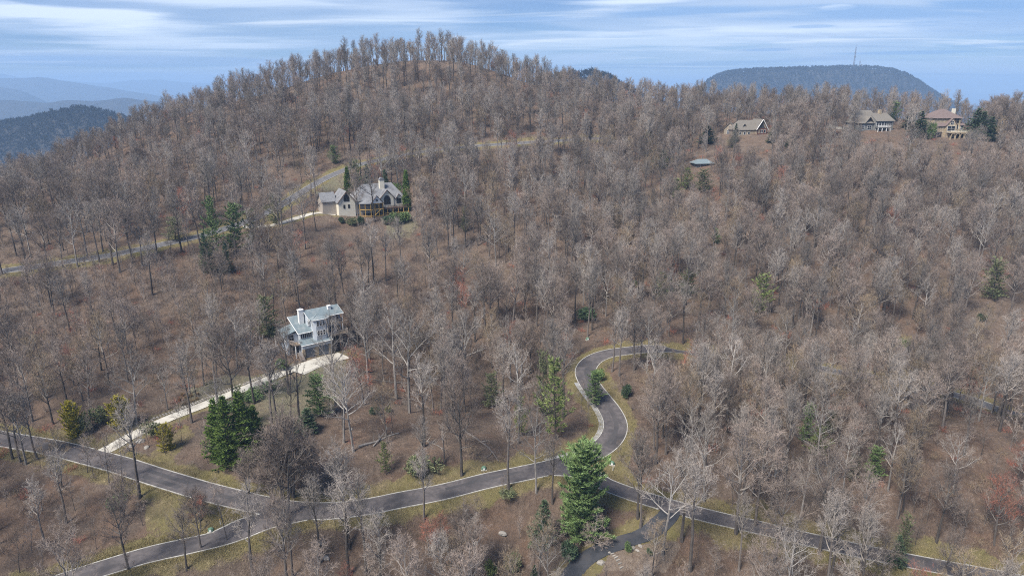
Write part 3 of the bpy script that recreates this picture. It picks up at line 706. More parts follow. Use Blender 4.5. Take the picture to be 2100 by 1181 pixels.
plane(r, (28.6,0.4,6.1), (28.6,13.6,6.1), (25,7.6,11.8), (25,7.5,11.8), 12); plane(r, (7,13.6,6.1), (7,0.4,6.1), (12.5,7.5,11.8), (12.5,7.6,11.8), 12)
for x0, x1, zt, ze, y0, y1 in ((17.1,23.7,9.95,6.4,-0.2,5.6), (23.9,27.3,8.0,5.7,0.3,3.2)):
    xm = (x0+x1)/2; r.slab([(x0,y0,ze),(xm,y0,zt),(xm,y1,zt),(x0,y1,ze)], 0.16); r.slab([(xm,y0,zt),(x1,y0,ze),(x1,y1,ze),(xm,y1,zt)], 0.16)
r.slab([(12.2,-3.4,5.2),(14.9,-3.4,8.4),(14.9,3,8.4),(12.2,3,5.2)], 0.16); r.slab([(14.9,-3.4,8.4),(17.6,-3.4,5.2),(17.6,3,5.2),(14.9,3,8.4)], 0.16)
r.slab([(8.2,-1.0,5.2),(12.2,-3.4,5.2),(14.0,1.5,7.4)], 0.16); r.slab([(8.2,2.5,5.2),(8.2,-1.0,5.2),(14.0,1.5,7.4)], 0.16)
CR = r.build('roof', M['grey_roof'], CH)
MB().box(19.0, 21.0, 4.6, 6.0, 8, 13.3).build('chimney', M['cream'], CR)
MB().box(18.9, 21.1, 4.5, 6.1, 13.32, 13.5).prism([(18.9,13.55),(21.1,13.55),(20.4,14.4),(19.6,14.4)], 'y', 4.6, 6.0).build('chimney_cap', M['grey_roof'], CR)
rake(CH, [(-0.5,-0.45,5.92),(3.4,-0.45,10.46),(7.3,-0.45,5.92)], 0.12, 0, 'brown_wood'); rake(CH, [(17.1,-0.25,6.32),(20.4,-0.25,9.86),(23.7,-0.25,6.32)], 0.12, 0, 'brown_wood'); rake(CH, [(23.9,0.27,5.62),(25.6,0.27,7.92),(27.3,0.27,5.62)], 0.1, 0, 'brown_wood')
rake(CH, [(12.2,-3.45,5.12),(14.9,-3.45,8.32),(17.6,-3.45,5.12)], 0.12, 0, 'brown_wood')
MB().prism([(12.4,5.25),(17.4,5.25),(14.9,8.15)], 'y', -3.2, -3.0).build('porch_gable', M['white'], CH)
opening(CH, '-y', 3.4, 6.5, 2.1, 1.5, 0.0, 'dark_metal', arch=True); opening(CH, '-y', 2.3, 3.7, 0.6, 1.3, 0, 'dark_metal', bars=False); opening(CH, '-y', 4.2, 3.7, 0.6, 1.3, 0, 'dark_metal', bars=False)
opening(CH, '-y', 3.4, 9.0, 0.4, 0.6, 0, 'dark_metal', bars=False); opening(CH, '-y', 20.4, 3.9, 2.6, 2.3, 0.2, 'dark_metal', arch=True); opening(CH, '-y', 25.6, 4.0, 1.9, 1.4, 0.6, 'dark_metal', arch=True)
opening(CH, '-y', 14.9, 5.9, 0.9, 0.9, -3.2, 'white'); opening(CH, '-y', 20.0, 0.6, 2.2, 1.3, 0.2, 'dark_metal'); opening(CH, '-y', 25.0, 0.7, 1.6, 1.2, 0.6, 'dark_metal'); opening(CH, '-y', 26.9, 0.7, 0.7, 1.2, 0.6, 'dark_metal', bars=False)
MB().prism([(8.4,-0.8),(12.3,-3.0),(17.4,-3.0),(17.4,1),(8.4,1)], 'z', 2.75, 5.1).build('porch_screen', M['screen'], CH)
pp = [(8.4,-0.85),(10.3,-1.95),(12.3,-3.08),(14.0,-3.08),(15.7,-3.08),(17.4,-3.08)]
for x, y in pp: post(CH, x, y, -4.5, 5.15, 'yellow_wood', 0.12)
for z in (0.0, 2.7, 5.05):
    yw = MB()
    for p, q in zip(pp[:-1], pp[1:]): yw.bar((p[0],p[1],z), (q[0],q[1],z), 0.14)
    yw.build('beam', M['yellow_wood'], CH)
MB().bar((13.5,-3.2,0), (16.5,-3.2,2.7), 0.13).build('brace', M['yellow_wood'], CH)
MB().box(17.4, 28.8, -2.6, 0.2, 2.35, 2.62).build('deck', M['brown_wood'], CH); MB().box(12.3, 28.8, -2.9, 0.2, -0.4, -0.15).build('lower_deck', M['yellow_wood'], CH)
rail(CH, [(17.4,-2.55),(28.75,-2.55),(28.75,0.2)], 2.6, 1.05, 'brown_wood', gap=0.2); rail(CH, [(17.4,-2.85),(28.7,-2.85)], -0.15, 0.9, 'yellow_wood', gap=0.5)
for x in (19.5, 21.8, 24.1, 26.4, 28.6): post(CH, x, -2.5, -4.5, 2.4, 'yellow_wood', 0.12)

# --- tudor house below the ridge
def place(u, v, rz, label, zoff=0.0):
    p = gp(u, v); o = empty('house', (p[0], p[1], p[2]+zoff), rz); tag(o, label, 'house'); return o
TH = place(1508, 284, R(8), 'tan half timbered house with a steep front gable below the ridge')
b = MB().box(0, 12.5, 1, 9, -6, 4.6).box(11.5, 17, -1.2, 9, -7, 5.2).prism([(11.5,5.2),(17,5.2),(14.25,9.6)], 'y', -1.15, 8); b.build('wall', M['tan_wall'], TH)
r = MB(); plane(r, (-0.6,0.5,4.4), (12,0.5,4.4), (12,5,9.4), (3.5,5,9.4), 10); plane(r, (12,9.5,4.4), (-0.6,9.5,4.4), (3.5,5,9.4), (12,5,9.4), 8); plane(r, (-0.6,9.5,4.4), (-0.6,0.5,4.4), (3.5,5,9.4), (3.5,5.1,9.4), 8)
plane(r, (10.9,9.4,4.6), (10.9,-1.9,4.6), (14.25,-1.9,10), (14.25,9.4,10), 9); plane(r, (17.6,-1.9,4.6), (17.6,9.4,4.6), (14.25,9.4,10), (14.25,-1.9,10), 9)
r.slab([(4.6,1.6,6.4),(5.6,1.6,7.7),(5.6,4,7.7),(4.6,4,6.4)], 0.12); r.slab([(5.6,1.6,7.7),(6.6,1.6,6.4),(6.6,4,6.4),(5.6,4,7.7)], 0.12)
r.build('roof', M['tan_roof'], TH)
rake(TH, [(10.9,-1.95,4.5),(14.25,-1.95,9.9),(17.6,-1.95,4.5)], 0.2, 0, 'white'); MB().prism([(12.6,5.2),(15.9,5.2),(14.25,8.6)], 'y', -1.35, -1.2).build('gable_vent', M['dark_metal'], TH)
tb = MB()
for x in (11.7, 13.2, 15.2, 16.8): tb.box(x-0.15, x+0.15, -1.42, -1.22, -1, 5.2)
for z in (0.4, 2.4, 5.1): tb.box(11.5, 17, -1.44, -1.24, z-0.15, z+0.15)
tb.build('timber', M['redwood'], TH)
for z in (0.9, 2.9): opening(TH, '-y', 14.2, z, 1.5, 1.5, -1.2); opening(TH, '-y', 15.95, z, 1.0, 1.5, -1.2, bars=False)
for x in (3, 5.5, 8): opening(TH, '-y', x, 1.9, 1.1, 1.3, 1.0)
MB().box(10.5, 17.5, -4, -1.3, -1.5, -1.2).build('deck', M['redwood'], TH); rail(TH, [(10.5,-3.9),(17.4,-3.9),(17.4,-1.3)], -1.2, 1.0, 'redwood')
for x in (10.7, 13.8, 17.2): post(TH, x, -3.8, -8, -1.5, 'white', 0.14)
TG = place(1484, 276, R(-20), 'small tan garage with a steep grey roof beside the half timbered house')
MB().box(0, 6, 0, 7, -4, 3.2).prism([(0,3.2),(6,3.2),(3,6.3)], 'y', 0.02, 6.9).build('wall', M['tan_wall'], TG)
r = MB(); plane(r, (-0.5,7.4,2.9), (-0.5,-0.4,2.9), (3,-0.4,6.6), (3,7.4,6.6), 7); plane(r, (6.5,-0.4,2.9), (6.5,7.4,2.9), (3,7.4,6.6), (3,-0.4,6.6), 7); r.build('roof', M['tan_roof'], TG)
opening(TG, '-y', 3, 0.2, 2.6, 2.2, 0, 'white', 'garage', name='garage_door'); opening(TG, '-y', 3, 3.6, 0.7, 0.9, 0, bars=False)

# --- grey shingled house on the ridge
RH = place(1764, 272, R(14), 'long grey shingle house with big roof gable and stone chimney on the ridge')
b = MB().box(0, 9, 1, 12, -5, 5).box(9, 20.5, 0, 11, -5, 6).prism([(1,5),(12,5),(6.5,11)], 'x', 0.1, 9).prism([(0,6),(11,6),(5.5,9.6)], 'x', 9, 20.4); b.build('wall', M['grey_wall'], RH)
r = MB(); plane(r, (-0.6,0.4,4.8), (12,0.4,4.8), (10.5,6.5,11.4), (1.8,6.5,11.4), 11); plane(r, (12,12.6,4.8), (-0.6,12.6,4.8), (1.8,6.5,11.4), (10.5,6.5,11.4), 9); plane(r, (-0.6,12.6,4.8), (-0.6,0.4,4.8), (1.8,6.5,11.4), (1.8,6.6,11.4), 9)
plane(r, (9,-0.6,5.9), (21,-0.6,5.9), (20,5.5,9.9), (9,5.5,9.9), 9); plane(r, (21,11.6,5.9), (9,11.6,5.9), (9,5.5,9.9), (20,5.5,9.9), 8); plane(r, (21,-0.6,5.9), (21,11.6,5.9), (20,5.6,9.9), (20,5.5,9.9), 8)
r.slab([(3.0,0.2,5.2),(5.6,0.2,8.2),(5.6,4.5,8.2),(3.0,4.5,5.2)], 0.14); r.slab([(5.6,0.2,8.2),(8.2,0.2,5.2),(8.2,4.5,5.2),(5.6,4.5,8.2)], 0.14)
RR = r.build('roof', M['tan_roof'], RH); MB().box(14.4, 15.8, 4.4, 5.8, 8, 11.6).build('chimney', M['stone'], RR)
for x in (10.3, 12.0, 13.7, 15.4): opening(RH, '-y', x, 3.4, 1.3, 1.7, 0)
for x in (10.5, 12.6, 14.7): opening(RH, '-y', x, 0.2, 1.6, 2.0, 0)
opening(RH, '-y', 2.2, 1.4, 1.4, 2.0, 1); opening(RH, '-y', 6.2, 1.4, 2.4, 2.0, 1); opening(RH, '-y', 18.6, 3.2, 1.8, 2.0, 0)
MB().box(9.2, 17.4, -2.2, 0, 2.4, 2.65).build('deck', M['grey_wall'], RH); rail(RH, [(9.3,-2.1),(17.3,-2.1)], 2.65, 1.0, 'white')
for x in (9.4, 12, 14.7, 17.2): post(RH, x, -2.0, -4, 2.5, 'white', 0.14)

# --- stone house with hip roof
SH = place(1912, 283, R(6), 'tan stone house with brown hip roof and arched terrace on the ridge')
b = MB().box(0.6, 15.3, 1, 13, -5, 10.2).box(0, 6.5, 0, 1.2, -5, 6.2).prism([(6.4,6.6),(12.2,6.6),(9.3,10.2)], 'y', -0.8, 1).box(6.4, 12.2, -0.8, 1.2, -5, 6.6); b.build('wall', M['stone'], SH)
r = MB(); plane(r, (0,0.3,10.1), (16,0.3,10.1), (9.4,6.8,14.6), (7.0,6.8,14.6), 9); plane(r, (16,13.6,10.1), (0,13.6,10.1), (7,6.8,14.6), (9.4,6.8,14.6), 8); plane(r, (16,0.3,10.1), (16,13.6,10.1), (9.4,6.9,14.6), (9.4,6.8,14.6), 8); plane(r, (0,13.6,10.1), (0,0.3,10.1), (7,6.8,14.6), (7,6.9,14.6), 8)
plane(r, (-0.8,-0.6,6.1), (7,-0.6,6.1), (6.4,1.5,8.2), (0.4,1.5,8.2), 4)
r.slab([(6.0,-1.2,6.4),(9.3,-1.2,10.2),(9.3,1.5,10.2),(6.0,1.5,6.4)], 0.16); r.slab([(9.3,-1.2,10.2),(12.6,-1.2,6.4),(12.6,1.5,6.4),(9.3,1.5,10.2)], 0.16); plane(r, (15.2,0.4,6.4), (18.2,0.4,6.4), (17.4,3,8.4), (15.2,3,8.4), 4)
SR = r.build('roof', M['brown_roof'], SH); MB().box(12.8, 14.3, 4.6, 5.8, 10.5, 14.8).build('chimney', M['cream'], SR)
MB().box(15.3, 17.6, 0.9, 8, -5, 6.3).build('side_wing', M['stone'], SH)
opening(SH, '-y', 13.0, 7.5, 2.6, 2.2, 1.0, 'tan_wall'); opening(SH, '-y', 9.3, 6.9, 1.6, 1.7, -0.8, 'white'); opening(SH, '-y', 9.2, 3.6, 4.2, 2.4, -0.8, 'white'); opening(SH, '-y', 13.6, 4.4, 1.8, 1.8, 1.0, 'white')
opening(SH, '-y', 16.4, 4.2, 1.4, 1.8, 0.9, 'white'); opening(SH, '-y', 3, 0.4, 3.6, 2.6, 0.0, 'brown_wood')
tr = MB()
for k in range(6):
    x = 7.2+k*2.6; tr.box(x-0.3, x+0.3, -4.2, -3.6, -3.5, 1.2)
    if k < 5:
        for q in range(8):
            a0, a1 = math.pi*q/8, math.pi*(q+1)/8; xc = x+1.3
            tr.prism([(xc-1.0*math.cos(a0), 1.2+1.0*math.sin(a0)), (xc-1.0*math.cos(a1), 1.2+1.0*math.sin(a1)), (xc-1.0*math.cos(a1), 2.6), (xc-1.0*math.cos(a0), 2.6)], 'y', -4.15, -3.65)
tr.box(6.8, 20.6, -4.3, -3.5, 2.6, 3.1); tr.build('arcade', M['stone'], SH)
MB().box(6.8, 20.6, -3.4, 1, 2.7, 3.0).build('terrace', M['concrete'], SH); rail(SH, [(7,-4.1),(20.4,-4.1)], 3.1, 0.9, 'cream', gap=0.45)
for x in (17.6, 20.4): post(SH, x, -4.0, 3.1, 4.6, 'stone', 0.35)
MB().box(7, 20.4, -3.3, -0.9, -3.4, -3.2).build('patio', M['concrete'], SH)
MB().box(-3.5, 0, 2, 8, -3, 4.4).prism([(-4,4.4),(0.5,4.4),(0.5,6.6)], 'y', 1.4, 8.4).build('carport', M['shade_stucco'], SH)
# --- pavilion roof among the trees
PV = place(1428, 345, R(10), 'low blue grey roofed pavilion hidden among bare trees')
MB().box(0, 8.5, 0, 6, -3, 2.4).build('wall', M['grey_wall'], PV)
r = MB(); plane(r, (-1,-1,2.3), (9.5,-1,2.3), (6.5,3,4.2), (2,3,4.2), 5); plane(r, (9.5,7,2.3), (-1,7,2.3), (2,3,4.2), (6.5,3,4.2), 5); plane(r, (9.5,-1,2.3), (9.5,7,2.3), (6.5,3.1,4.2), (6.5,3,4.2), 5); plane(r, (-1,7,2.3), (-1,-1,2.3), (2,3,4.2), (2,3.1,4.2), 5)
r.build('roof', M['slate_roof'], PV); opening(PV, '-y', 3, 0.3, 1.6, 1.6, 0); opening(PV, '-y', 6, 0.3, 1.2, 1.6, 0)
# @@VEG@@
# ------------------------------------------------------------------ bare trees: generators
def perp(d, rng):
    a = Vector((rng.gauss(0,1), rng.gauss(0,1), rng.gauss(0,1))); a -= d * a.dot(d)
    return a.normalized() if a.length > 1e-4 else Vector((1,0,0))
def grow(start, d, Ln, n, bend_up, jit, rng):
    pts = [start]; d = d.normalized(); p = start
    for _ in range(n):
        d = (d + Vector((0,0,1))*bend_up + Vector((rng.gauss(0,jit), rng.gauss(0,jit), rng.gauss(0,jit)))).normalized()
        p = p + d*(Ln/n); pts.append(p)
    return pts
def along(pts, t):
    f = t*(len(pts)-1); i = min(int(f), len(pts)-2); return pts[i].lerp(pts[i+1], f-i), (pts[i+1]-pts[i]).normalized()
def tri(b, p, d, Ln, w, rng, mi):
    s = perp(d, rng)*(w/2); q = p + d*Ln
    o = len(b.v); b.v += [tuple(p-s), tuple(p+s), tuple(q)]; b.f.append((o, o+1, o+2)); b.m.append(mi)
def bare_tree(seed, Ht, cb, Rr, nl, twigs=1.0, up=0.13, r0=None, fork=0.0, el0=20, tw=0.036, stems=1, slim=1.0):
    """returns trunk MB and crown MB (crown slot 0 limbs, slot 1 twigs)"""
    rng = random.Random(seed); T = MB(); C = MB(); r0 = r0 or Ht*0.0135
    for sidx in range(stems):
        lean = Vector((rng.gauss(0,0.03), rng.gauss(0,0.03), 1)) if stems == 1 else Vector((math.cos(sidx*6.28/stems+seed)*0.2, math.sin(sidx*6.28/stems+seed)*0.2, 1))
        tp = grow(Vector((0,0,-0.6)), lean, Ht*(0.80 if stems == 1 and nl < 25 else rng.uniform(0.75,0.95))+0.6, 9, 0.05, 0.035, rng)
        def tr(t): return r0*((1-t)**0.8*0.9+0.10) * (1.25 if t < 0.04 else 1)
        cut = 6 if cb > 0.4 else 5
        T.tube(tp[:cut+1], [tr(i/9) for i in range(cut+1)], 6, 0)
        C.tube(tp[cut:], [tr(i/9) for i in range(cut, 10)], 5, 0)
        az = rng.uniform(0, 6.28)
        for i in range(nl):
            s = (i+rng.uniform(0.1,0.9))/nl; t = cb + (0.985-cb)*s
            base, td = along(tp, t); az += 2.4 + rng.uniform(-0.5,0.5)
            el = R(el0 + (64-el0)*s + rng.uniform(-14,14)) if nl < 25 else R(rng.uniform(-4,14)+30*s*s)
            Ln = Rr*(0.70+0.5*math.sin(math.pi*min(1, s*0.85+0.12)))*(1-(0.2 if nl < 25 else 0.75)*s)*rng.uniform(0.7,1.2)
            d = Vector((math.cos(az)*math.cos(el), math.sin(az)*math.cos(el), math.sin(el)))
            lp = grow(base, d, Ln, 6, up, 0.11, rng); rl = min(tr(t)*0.62, 0.022*Ln+0.02)*slim
            C.tube(lp, [rl*(1-0.8*k/6)+0.012 for k in range(7)], 4, 0, False)
            nb = max(3, int(Ln*1.9*twigs))
            for k in range(nb):
                q = 0.22 + 0.78*(k+rng.random())/nb
                p, ld = along(lp, min(q, 0.999)); bd = (ld*0.75 + perp(ld, rng)*0.75 + Vector((0,0,0.25))).normalized()
                bl = max(0.7, Ln*(0.52-0.28*q)*rng.uniform(0.7,1.3)); bp = grow(p, bd, bl, 3, 0.07, 0.13, rng)
                C.tube(bp, [0.036*slim, 0.030*slim, 0.022, 0.012], 3, 1 if q > 0.6 else 0, False)
                for m in range(max(3, int(bl*4.4*twigs))):
                    q2 = 0.15+0.85*rng.random(); p2, d2 = along(bp, q2)
                    dd = (d2*0.8 + perp(d2, rng)*0.75 + Vector((0,0,0.22))).normalized(); l2 = rng.uniform(0.6,1.3)*(1.1-0.3*q2)
                    tri(C, p2, dd, l2, tw*1.35, rng, 1)
                    for _ in range(4 if twigs > 0.6 else 2):
                        p3 = p2 + dd*l2*rng.uniform(0.2,0.95); d3 = (dd*0.7 + perp(dd, rng)*0.8 + Vector((0,0,0.2))).normalized()
                        tri(C, p3, d3, rng.uniform(0.35,0.8), tw, rng, 1)
    return T, C
def joined(T, C):
    j = MB(); j.add(T.v, T.f, 2); o = len(j.v); j.v += C.v; j.f += [tuple(i+o for i in f) for f in C.f]; j.m += C.m; return j
KINDS = []   # name, look, trunk mesh, crown mesh, height, crown radius, joined mesh, category of placing
def kind(name, look, Ht, Rr, limb, twig, bark, cls, **k):
    T, C = bare_tree(100+len(KINDS)*7, Ht, Rr=Rr, **k)
    KINDS.append(dict(name=name, look=look, h=Ht, r=Rr, cls=cls, t=T.mesh(name+'_trunk', M[bark]), c=C.mesh(name+'_crown', [M[limb], M[twig]]),
                      j=joined(T, C).mesh(name+'_whole', [M[limb], M[twig], M[bark]])))
for s in range(4): kind('bare_tree', 'bare broad tree with brown twigs', 21+s, 5.5-0.2*s, 'limb', 'twig', 'bark', 'oak', cb=0.34+0.03*s, nl=17+s, el0=28+4*s)
for s in range(3): kind('bare_tree', 'tall narrow bare tree with grey twigs', 25+s, 4.2, 'limb', 'twig_grey', 'bark', 'tall', cb=0.46, nl=18, el0=36, up=0.15)
for s in range(2): kind('bare_tree', 'bare tree with sparse whitish limbs', 20+2*s, 5.6, 'limb_pale', 'twig_grey', 'bark_pale', 'pale', cb=0.40, nl=11, twigs=0.8, up=0.09, slim=1.0, el0=32)
for s in range(2): kind('bare_tree', 'bare tree with a rusty red budding crown', 15+2*s, 4.2, 'limb', 'twig_red', 'bark', 'red', cb=0.35, nl=14, el0=32)
for s in range(2): kind('bare_tree', 'bare tree with tan coloured twigs', 18+2*s, 4.7, 'limb', 'twig_tan', 'bark', 'tan', cb=0.38, nl=14, el0=25)
for s in range(3): kind('bare_tree', 'small slender bare tree with fine twigs', 10+1.5*s, 2.3, 'limb', 'twig', 'bark', 'small', cb=0.28, nl=11, el0=35, r0=0.085, slim=0.7, tw=0.034)
kind('bare_tree', 'rounded multi stemmed bare tree', 9.5, 3.6, 'limb', 'twig', 'bark', 'round', cb=0.3, nl=9, el0=38, r0=0.12, stems=4, slim=0.8)
kind('bare_tree', 'conical bare tree with level side branches', 12, 3.8, 'limb', 'twig', 'bark', 'cone', cb=0.14, nl=26, el0=2, up=0.02, r0=0.17, slim=0.8)
kind('bare_tree', 'dead trunk with few bare limbs', 11, 2.6, 'limb', 'twig_grey', 'bark', 'snag', cb=0.5, nl=5, twigs=0.3, el0=25, r0=0.2)
BY = {}
for i, k_ in enumerate(KINDS): BY.setdefault(k_['cls'], []).append(i)

def brushmesh(seed, hgt, rad, n, mats):
    rng = random.Random(seed); b = MB()
    for _ in range(n):
        p = Vector((rng.gauss(0,rad*0.4), rng.gauss(0,rad*0.4), -0.1)); d = Vector((rng.gauss(0,0.4), rng.gauss(0,0.4), 1)).normalized(); Ln = hgt*rng.uniform(0.5,1.1)
        tri(b, p, d, Ln, 0.05, rng, 0)
        for _ in range(7):
            q = p+d*Ln*rng.uniform(0.2,0.95); dd = (d*0.7+perp(d, rng)*0.8).normalized(); tri(b, q, dd, rng.uniform(0.3,0.8), 0.03, rng, 0)
    return b.mesh('brush', mats)
BRUSH = [brushmesh(1, 1.6, 1.6, 34, M['twig']), brushmesh(2, 2.6, 1.3, 26, M['twig']), brushmesh(3, 1.2, 1.8, 36, M['twig_tan']), brushmesh(4, 3.6, 1.0, 16, M['twig_grey']), brushmesh(5, 1.4, 1.4, 28, M['twig_red'])]

# ------------------------------------------------------------------ where trees may stand
HOUSES = [(gp(640,728)[:2], 13), (gp(750,440)[:2], 18), (gp(1540,282)[:2], 11), (gp(1805,270)[:2], 12), (gp(1955,282)[:2], 12), (gp(1428,345)[:2], 6), (gp(1486,276)[:2], 5)]
# stretches the photograph shows through the trees: crowns rarely stand right in front of them
KEEP = []
for px, every, lim in ((main_px, 1, (-50, 1300)), (lower_px, 1, (100, 700)), (right_px, 1, (1100, 1480)), (dark_px, 1, (1100, 1400)), (drive_px, 1, (150, 720)), (upper_px, 1, (60, 640)), (spur_px, 1, (1960, 2110))):
    for (u0, v0), (u1, v1) in zip(px[:-1], px[1:]):
        for t in (0, 0.33, 0.66):
            if lim[0] < u0 < lim[1]: KEEP.append((u0+(u1-u0)*t, v0+(v1-v0)*t, 1.0))
for u0, u1, v0, v1, wt in ((562,692,628,728,2.2),(672,830,372,452,2.2),(1488,1572,250,290,0.7),(1765,1835,236,268,0.6),(1912,1992,228,280,1.2),(1412,1448,328,340,0.35)):
    for a in range(5):
        for c in range(4): KEEP.append((u0+(u1-u0)*a/4, v0+(v1-v0)*c/3, wt))
for u, v in ((1358,590),(1408,585),(1557,610),(1557,580),(2036,575),(2036,555),(1326,300),(1356,330),(1385,390),(1407,368),(1442,372),(1449,278),(440,470),(485,470),(360,470),(1672,910),(1650,870),(1787,960),
             (1850,1090),(1140,820),(1140,870),(1070,850),(1112,790),(1007,800),(953,455),(1205,640),(850,940),(658,815),(1830,232),(1886,255),(2010,262),(687,320),(1468,485),(505,870),(475,890),(1196,950),(1196,1000),(1196,1040),(1110,1070)):
    KEEP.append((u, v, 1.6))
KEEP = np.array(KEEP)
OPEN = [  # (polygon, canopy factor, undergrowth factor)
    ([(700,800),(1190,790),(1215,880),(1190,925),(1000,960),(700,1010),(640,940),(640,870)], 0.30, 0.35),
    ([(650,1065),(1000,1010),(1150,985),(1150,1181),(560,1181)], 0.32, 0.55),
    ([(0,935),(280,1000),(300,1110),(200,1150),(0,1230)], 0.55, 1.6),
    ([(280,990),(560,1050),(480,1095),(330,1115)], 0.10, 0.4),
    ([(250,905),(350,860),(420,880),(560,900),(700,960),(680,1020),(430,995)], 0.12, 0.8),
    ([(330,850),(560,770),(720,730),(720,800),(650,870),(480,875)], 0.12, 0.05),
    ([(1140,1000),(1250,1000),(1390,1045),(1330,1090),(1150,1130)], 0.06, 0.5),
    ([(1150,1181),(1200,1140),(1380,1080),(1450,1100),(1440,1181)], 0.18, 0.2),
    ([(1250,900),(1300,860),(1330,930),(1310,1000),(1250,980)], 0.10, 0.2),
    ([(1620,292),(1850,268),(2040,288),(2060,330),(1900,350),(1700,340)], 0.10, 0.9),
    ([(0,570),(520,520),(560,690),(440,760),(0,800)], 0.55, 1.0),
    ([(1150,640),(1250,640),(1260,720),(1190,720)], 0.25, 0.4),
    ([(860,300),(1250,275),(1250,300),(860,330)], 0.35, 0.4),
    ([(1400,420),(1500,410),(1520,440),(1400,450)], 0.4, 0.8),
]
def factors(u, v):
    a = b = 1.0
    for P_, ca_, cb_ in OPEN:
        if in_poly(P_, u, v): a = min(a, ca_); b = min(b, cb_)
    return a, b
rng = random.Random(20)
def free(x, y, margin):
    for c, r_ in HOUSES:
        if (x-c[0])**2+(y-c[1])**2 < (r_+margin*0.4)**2: return False
    return road_dist(x, y)[0] > margin
TREES = []     # x, y, z, kind, scale, rot, size-in-photo, u, v, top v
def hide(u, v, top, halfw):
    m = (np.abs(KEEP[:, 0]-u) < halfw) & (KEEP[:, 1] > top) & (KEEP[:, 1] < v-(v-top)*0.35)
    s = float(KEEP[m, 2].sum())
    stem = (np.abs(KEEP[:, 0]-u) < 3) & (KEEP[:, 1] > top) & (KEEP[:, 1] < v)
    return s + 0.25*float(KEEP[stem, 2].sum())
def put_tree(x, y, ki, sc, rot, force=False, hgt=None):
    z = hz(x, y); k_ = KINDS[ki]
    if hgt: sc = hgt/k_['h']
    u, v, dep = proj(x, y, z); ut, vt, _ = proj(x, y, z+k_['h']*sc)
    if not force:
        hs = hide(u, v, vt, k_['r']*sc*F/dep)
        if hs > 0 and rng.random() > math.exp(-0.55*hs): return False
    TREES.append((x, y, z, ki, sc, rot, k_['h']*sc*F/dep, u, v, vt)); return True
# trees that stand out in the photograph: foot pixel, top pixel row, class
HERO = [(287,1024,800,'tall'),(27,945,770,'tall'),(43,950,780,'oak'),(54,955,800,'pale'),(78,946,790,'tall'),(225,1000,880,'small'),(250,985,890,'small'),(195,985,895,'small'),(180,975,890,'small'),
 (265,1176,1020,'oak'),(413,1128,1000,'oak'),(467,1112,985,'small'),(520,1190,985,'tall'),(600,1178,1015,'tall'),(655,1150,960,'tall'),(715,1175,960,'tall'),(751,1172,960,'tall'),
 (447,829,640,'tall'),(480,838,650,'oak'),(521,828,650,'tall'),(560,888,690,'tall'),(570,886,680,'tall'),(591,808,640,'tall'),(597,872,720,'small'),(612,868,730,'snag'),(689,840,640,'pale'),
 (705,905,730,'pale'),(725,922,730,'pale'),(813,818,618,'pale'),(840,848,612,'pale'),(869,918,715,'tall'),(913,946,860,'snag'),(947,963,760,'oak'),(930,845,650,'tall'),(917,880,690,'tall'),
 (954,802,630,'pale'),(756,763,590,'tall'),(1043,1016,800,'tall'),(1100,1018,850,'pale'),(1133,1030,880,'tall'),(1308,1064,880,'tall'),(1314,1078,890,'oak'),(1357,1148,950,'pale'),(1396,1122,900,'tall'),
 (1415,1172,920,'tall'),(1507,1108,880,'oak'),(1548,1074,870,'oak'),(1583,1185,960,'oak'),(1677,1150,930,'oak'),(1700,1062,920,'pale'),(1219,1113,1032,'cone'),(1130,1112,1038,'cone'),
 (590,1062,895,'round'),(560,1030,925,'round'),(510,1010,930,'round'),(600,1010,880,'round'),(640,1005,900,'round'),(255,1060,985,'round'),(410,1065,1010,'round'),
 (735,462,338,'oak'),(768,455,325,'tall'),(648,475,380,'oak'),(232,545,395,'tall'),(246,560,400,'oak'),(272,540,400,'tall'),(292,545,410,'oak'),(322,535,395,'tall'),(205,540,400,'tall'),(160,550,410,'pale'),
 (60,560,420,'tall'),(5,565,430,'tall'),(100,555,430,'oak'),(130,552,425,'oak'),(180,530,390,'pale'),(1490,800,640,'pale'),(1740,760,640,'pale'),(1800,905,770,'pale'),(1870,900,760,'pale'),(1760,940,800,'oak'),
 (1820,1010,870,'pale'),(1955,1010,880,'pale'),(2040,1110,960,'red'),(2070,860,700,'tall'),(2095,880,720,'tall'),(1300,760,610,'oak'),(1270,770,610,'tall'),(1255,760,620,'tall'),(1205,690,560,'tall'),(1345,760,640,'oak'),
 (1440,830,690,'pale'),(1210,640,480,'tall'),(1180,660,520,'tall'),(700,575,505,'red'),(2080,1000,900,'red'),(880,1135,1060,'red'),(905,1140,1055,'red'),(1060,570,480,'tan'),(1690,590,520,'tan'),
 (1130,700,560,'oak'),(1050,680,530,'oak'),(975,700,560,'tall'),(1525,1010,880,'tan'),(1545,1015,890,'tan'),(445,700,560,'tan'),(410,1080,1000,'red'),
 (1740,290,200,'tall'),(1712,292,195,'oak'),(1690,290,200,'tall'),(1665,300,205,'oak'),(1858,278,205,'pale'),(1900,285,235,'pale'),(1975,310,285,'round'),(810,170,62,'tall'),(835,172,58,'tall'),(880,170,60,'oak'),(930,172,57,'tall'),(945,175,55,'oak')]
for u, v, vt, cls in HERO:
    p = gp(u, v); _, _, dep = proj(*p); ang = math.atan2(CZ-p[2], math.hypot(p[0], p[1])); hgt = (v-vt)*dep/F/max(0.75, math.cos(ang))
    put_tree(p[0], p[1], rng.choice(BY[cls]), 1, rng.uniform(0,6.28), True, min(hgt, 30))
HEROXY = [(t[0], t[1]) for t in TREES]
sp = 5.5
nx = int(1100/sp); ny = int(490/sp)
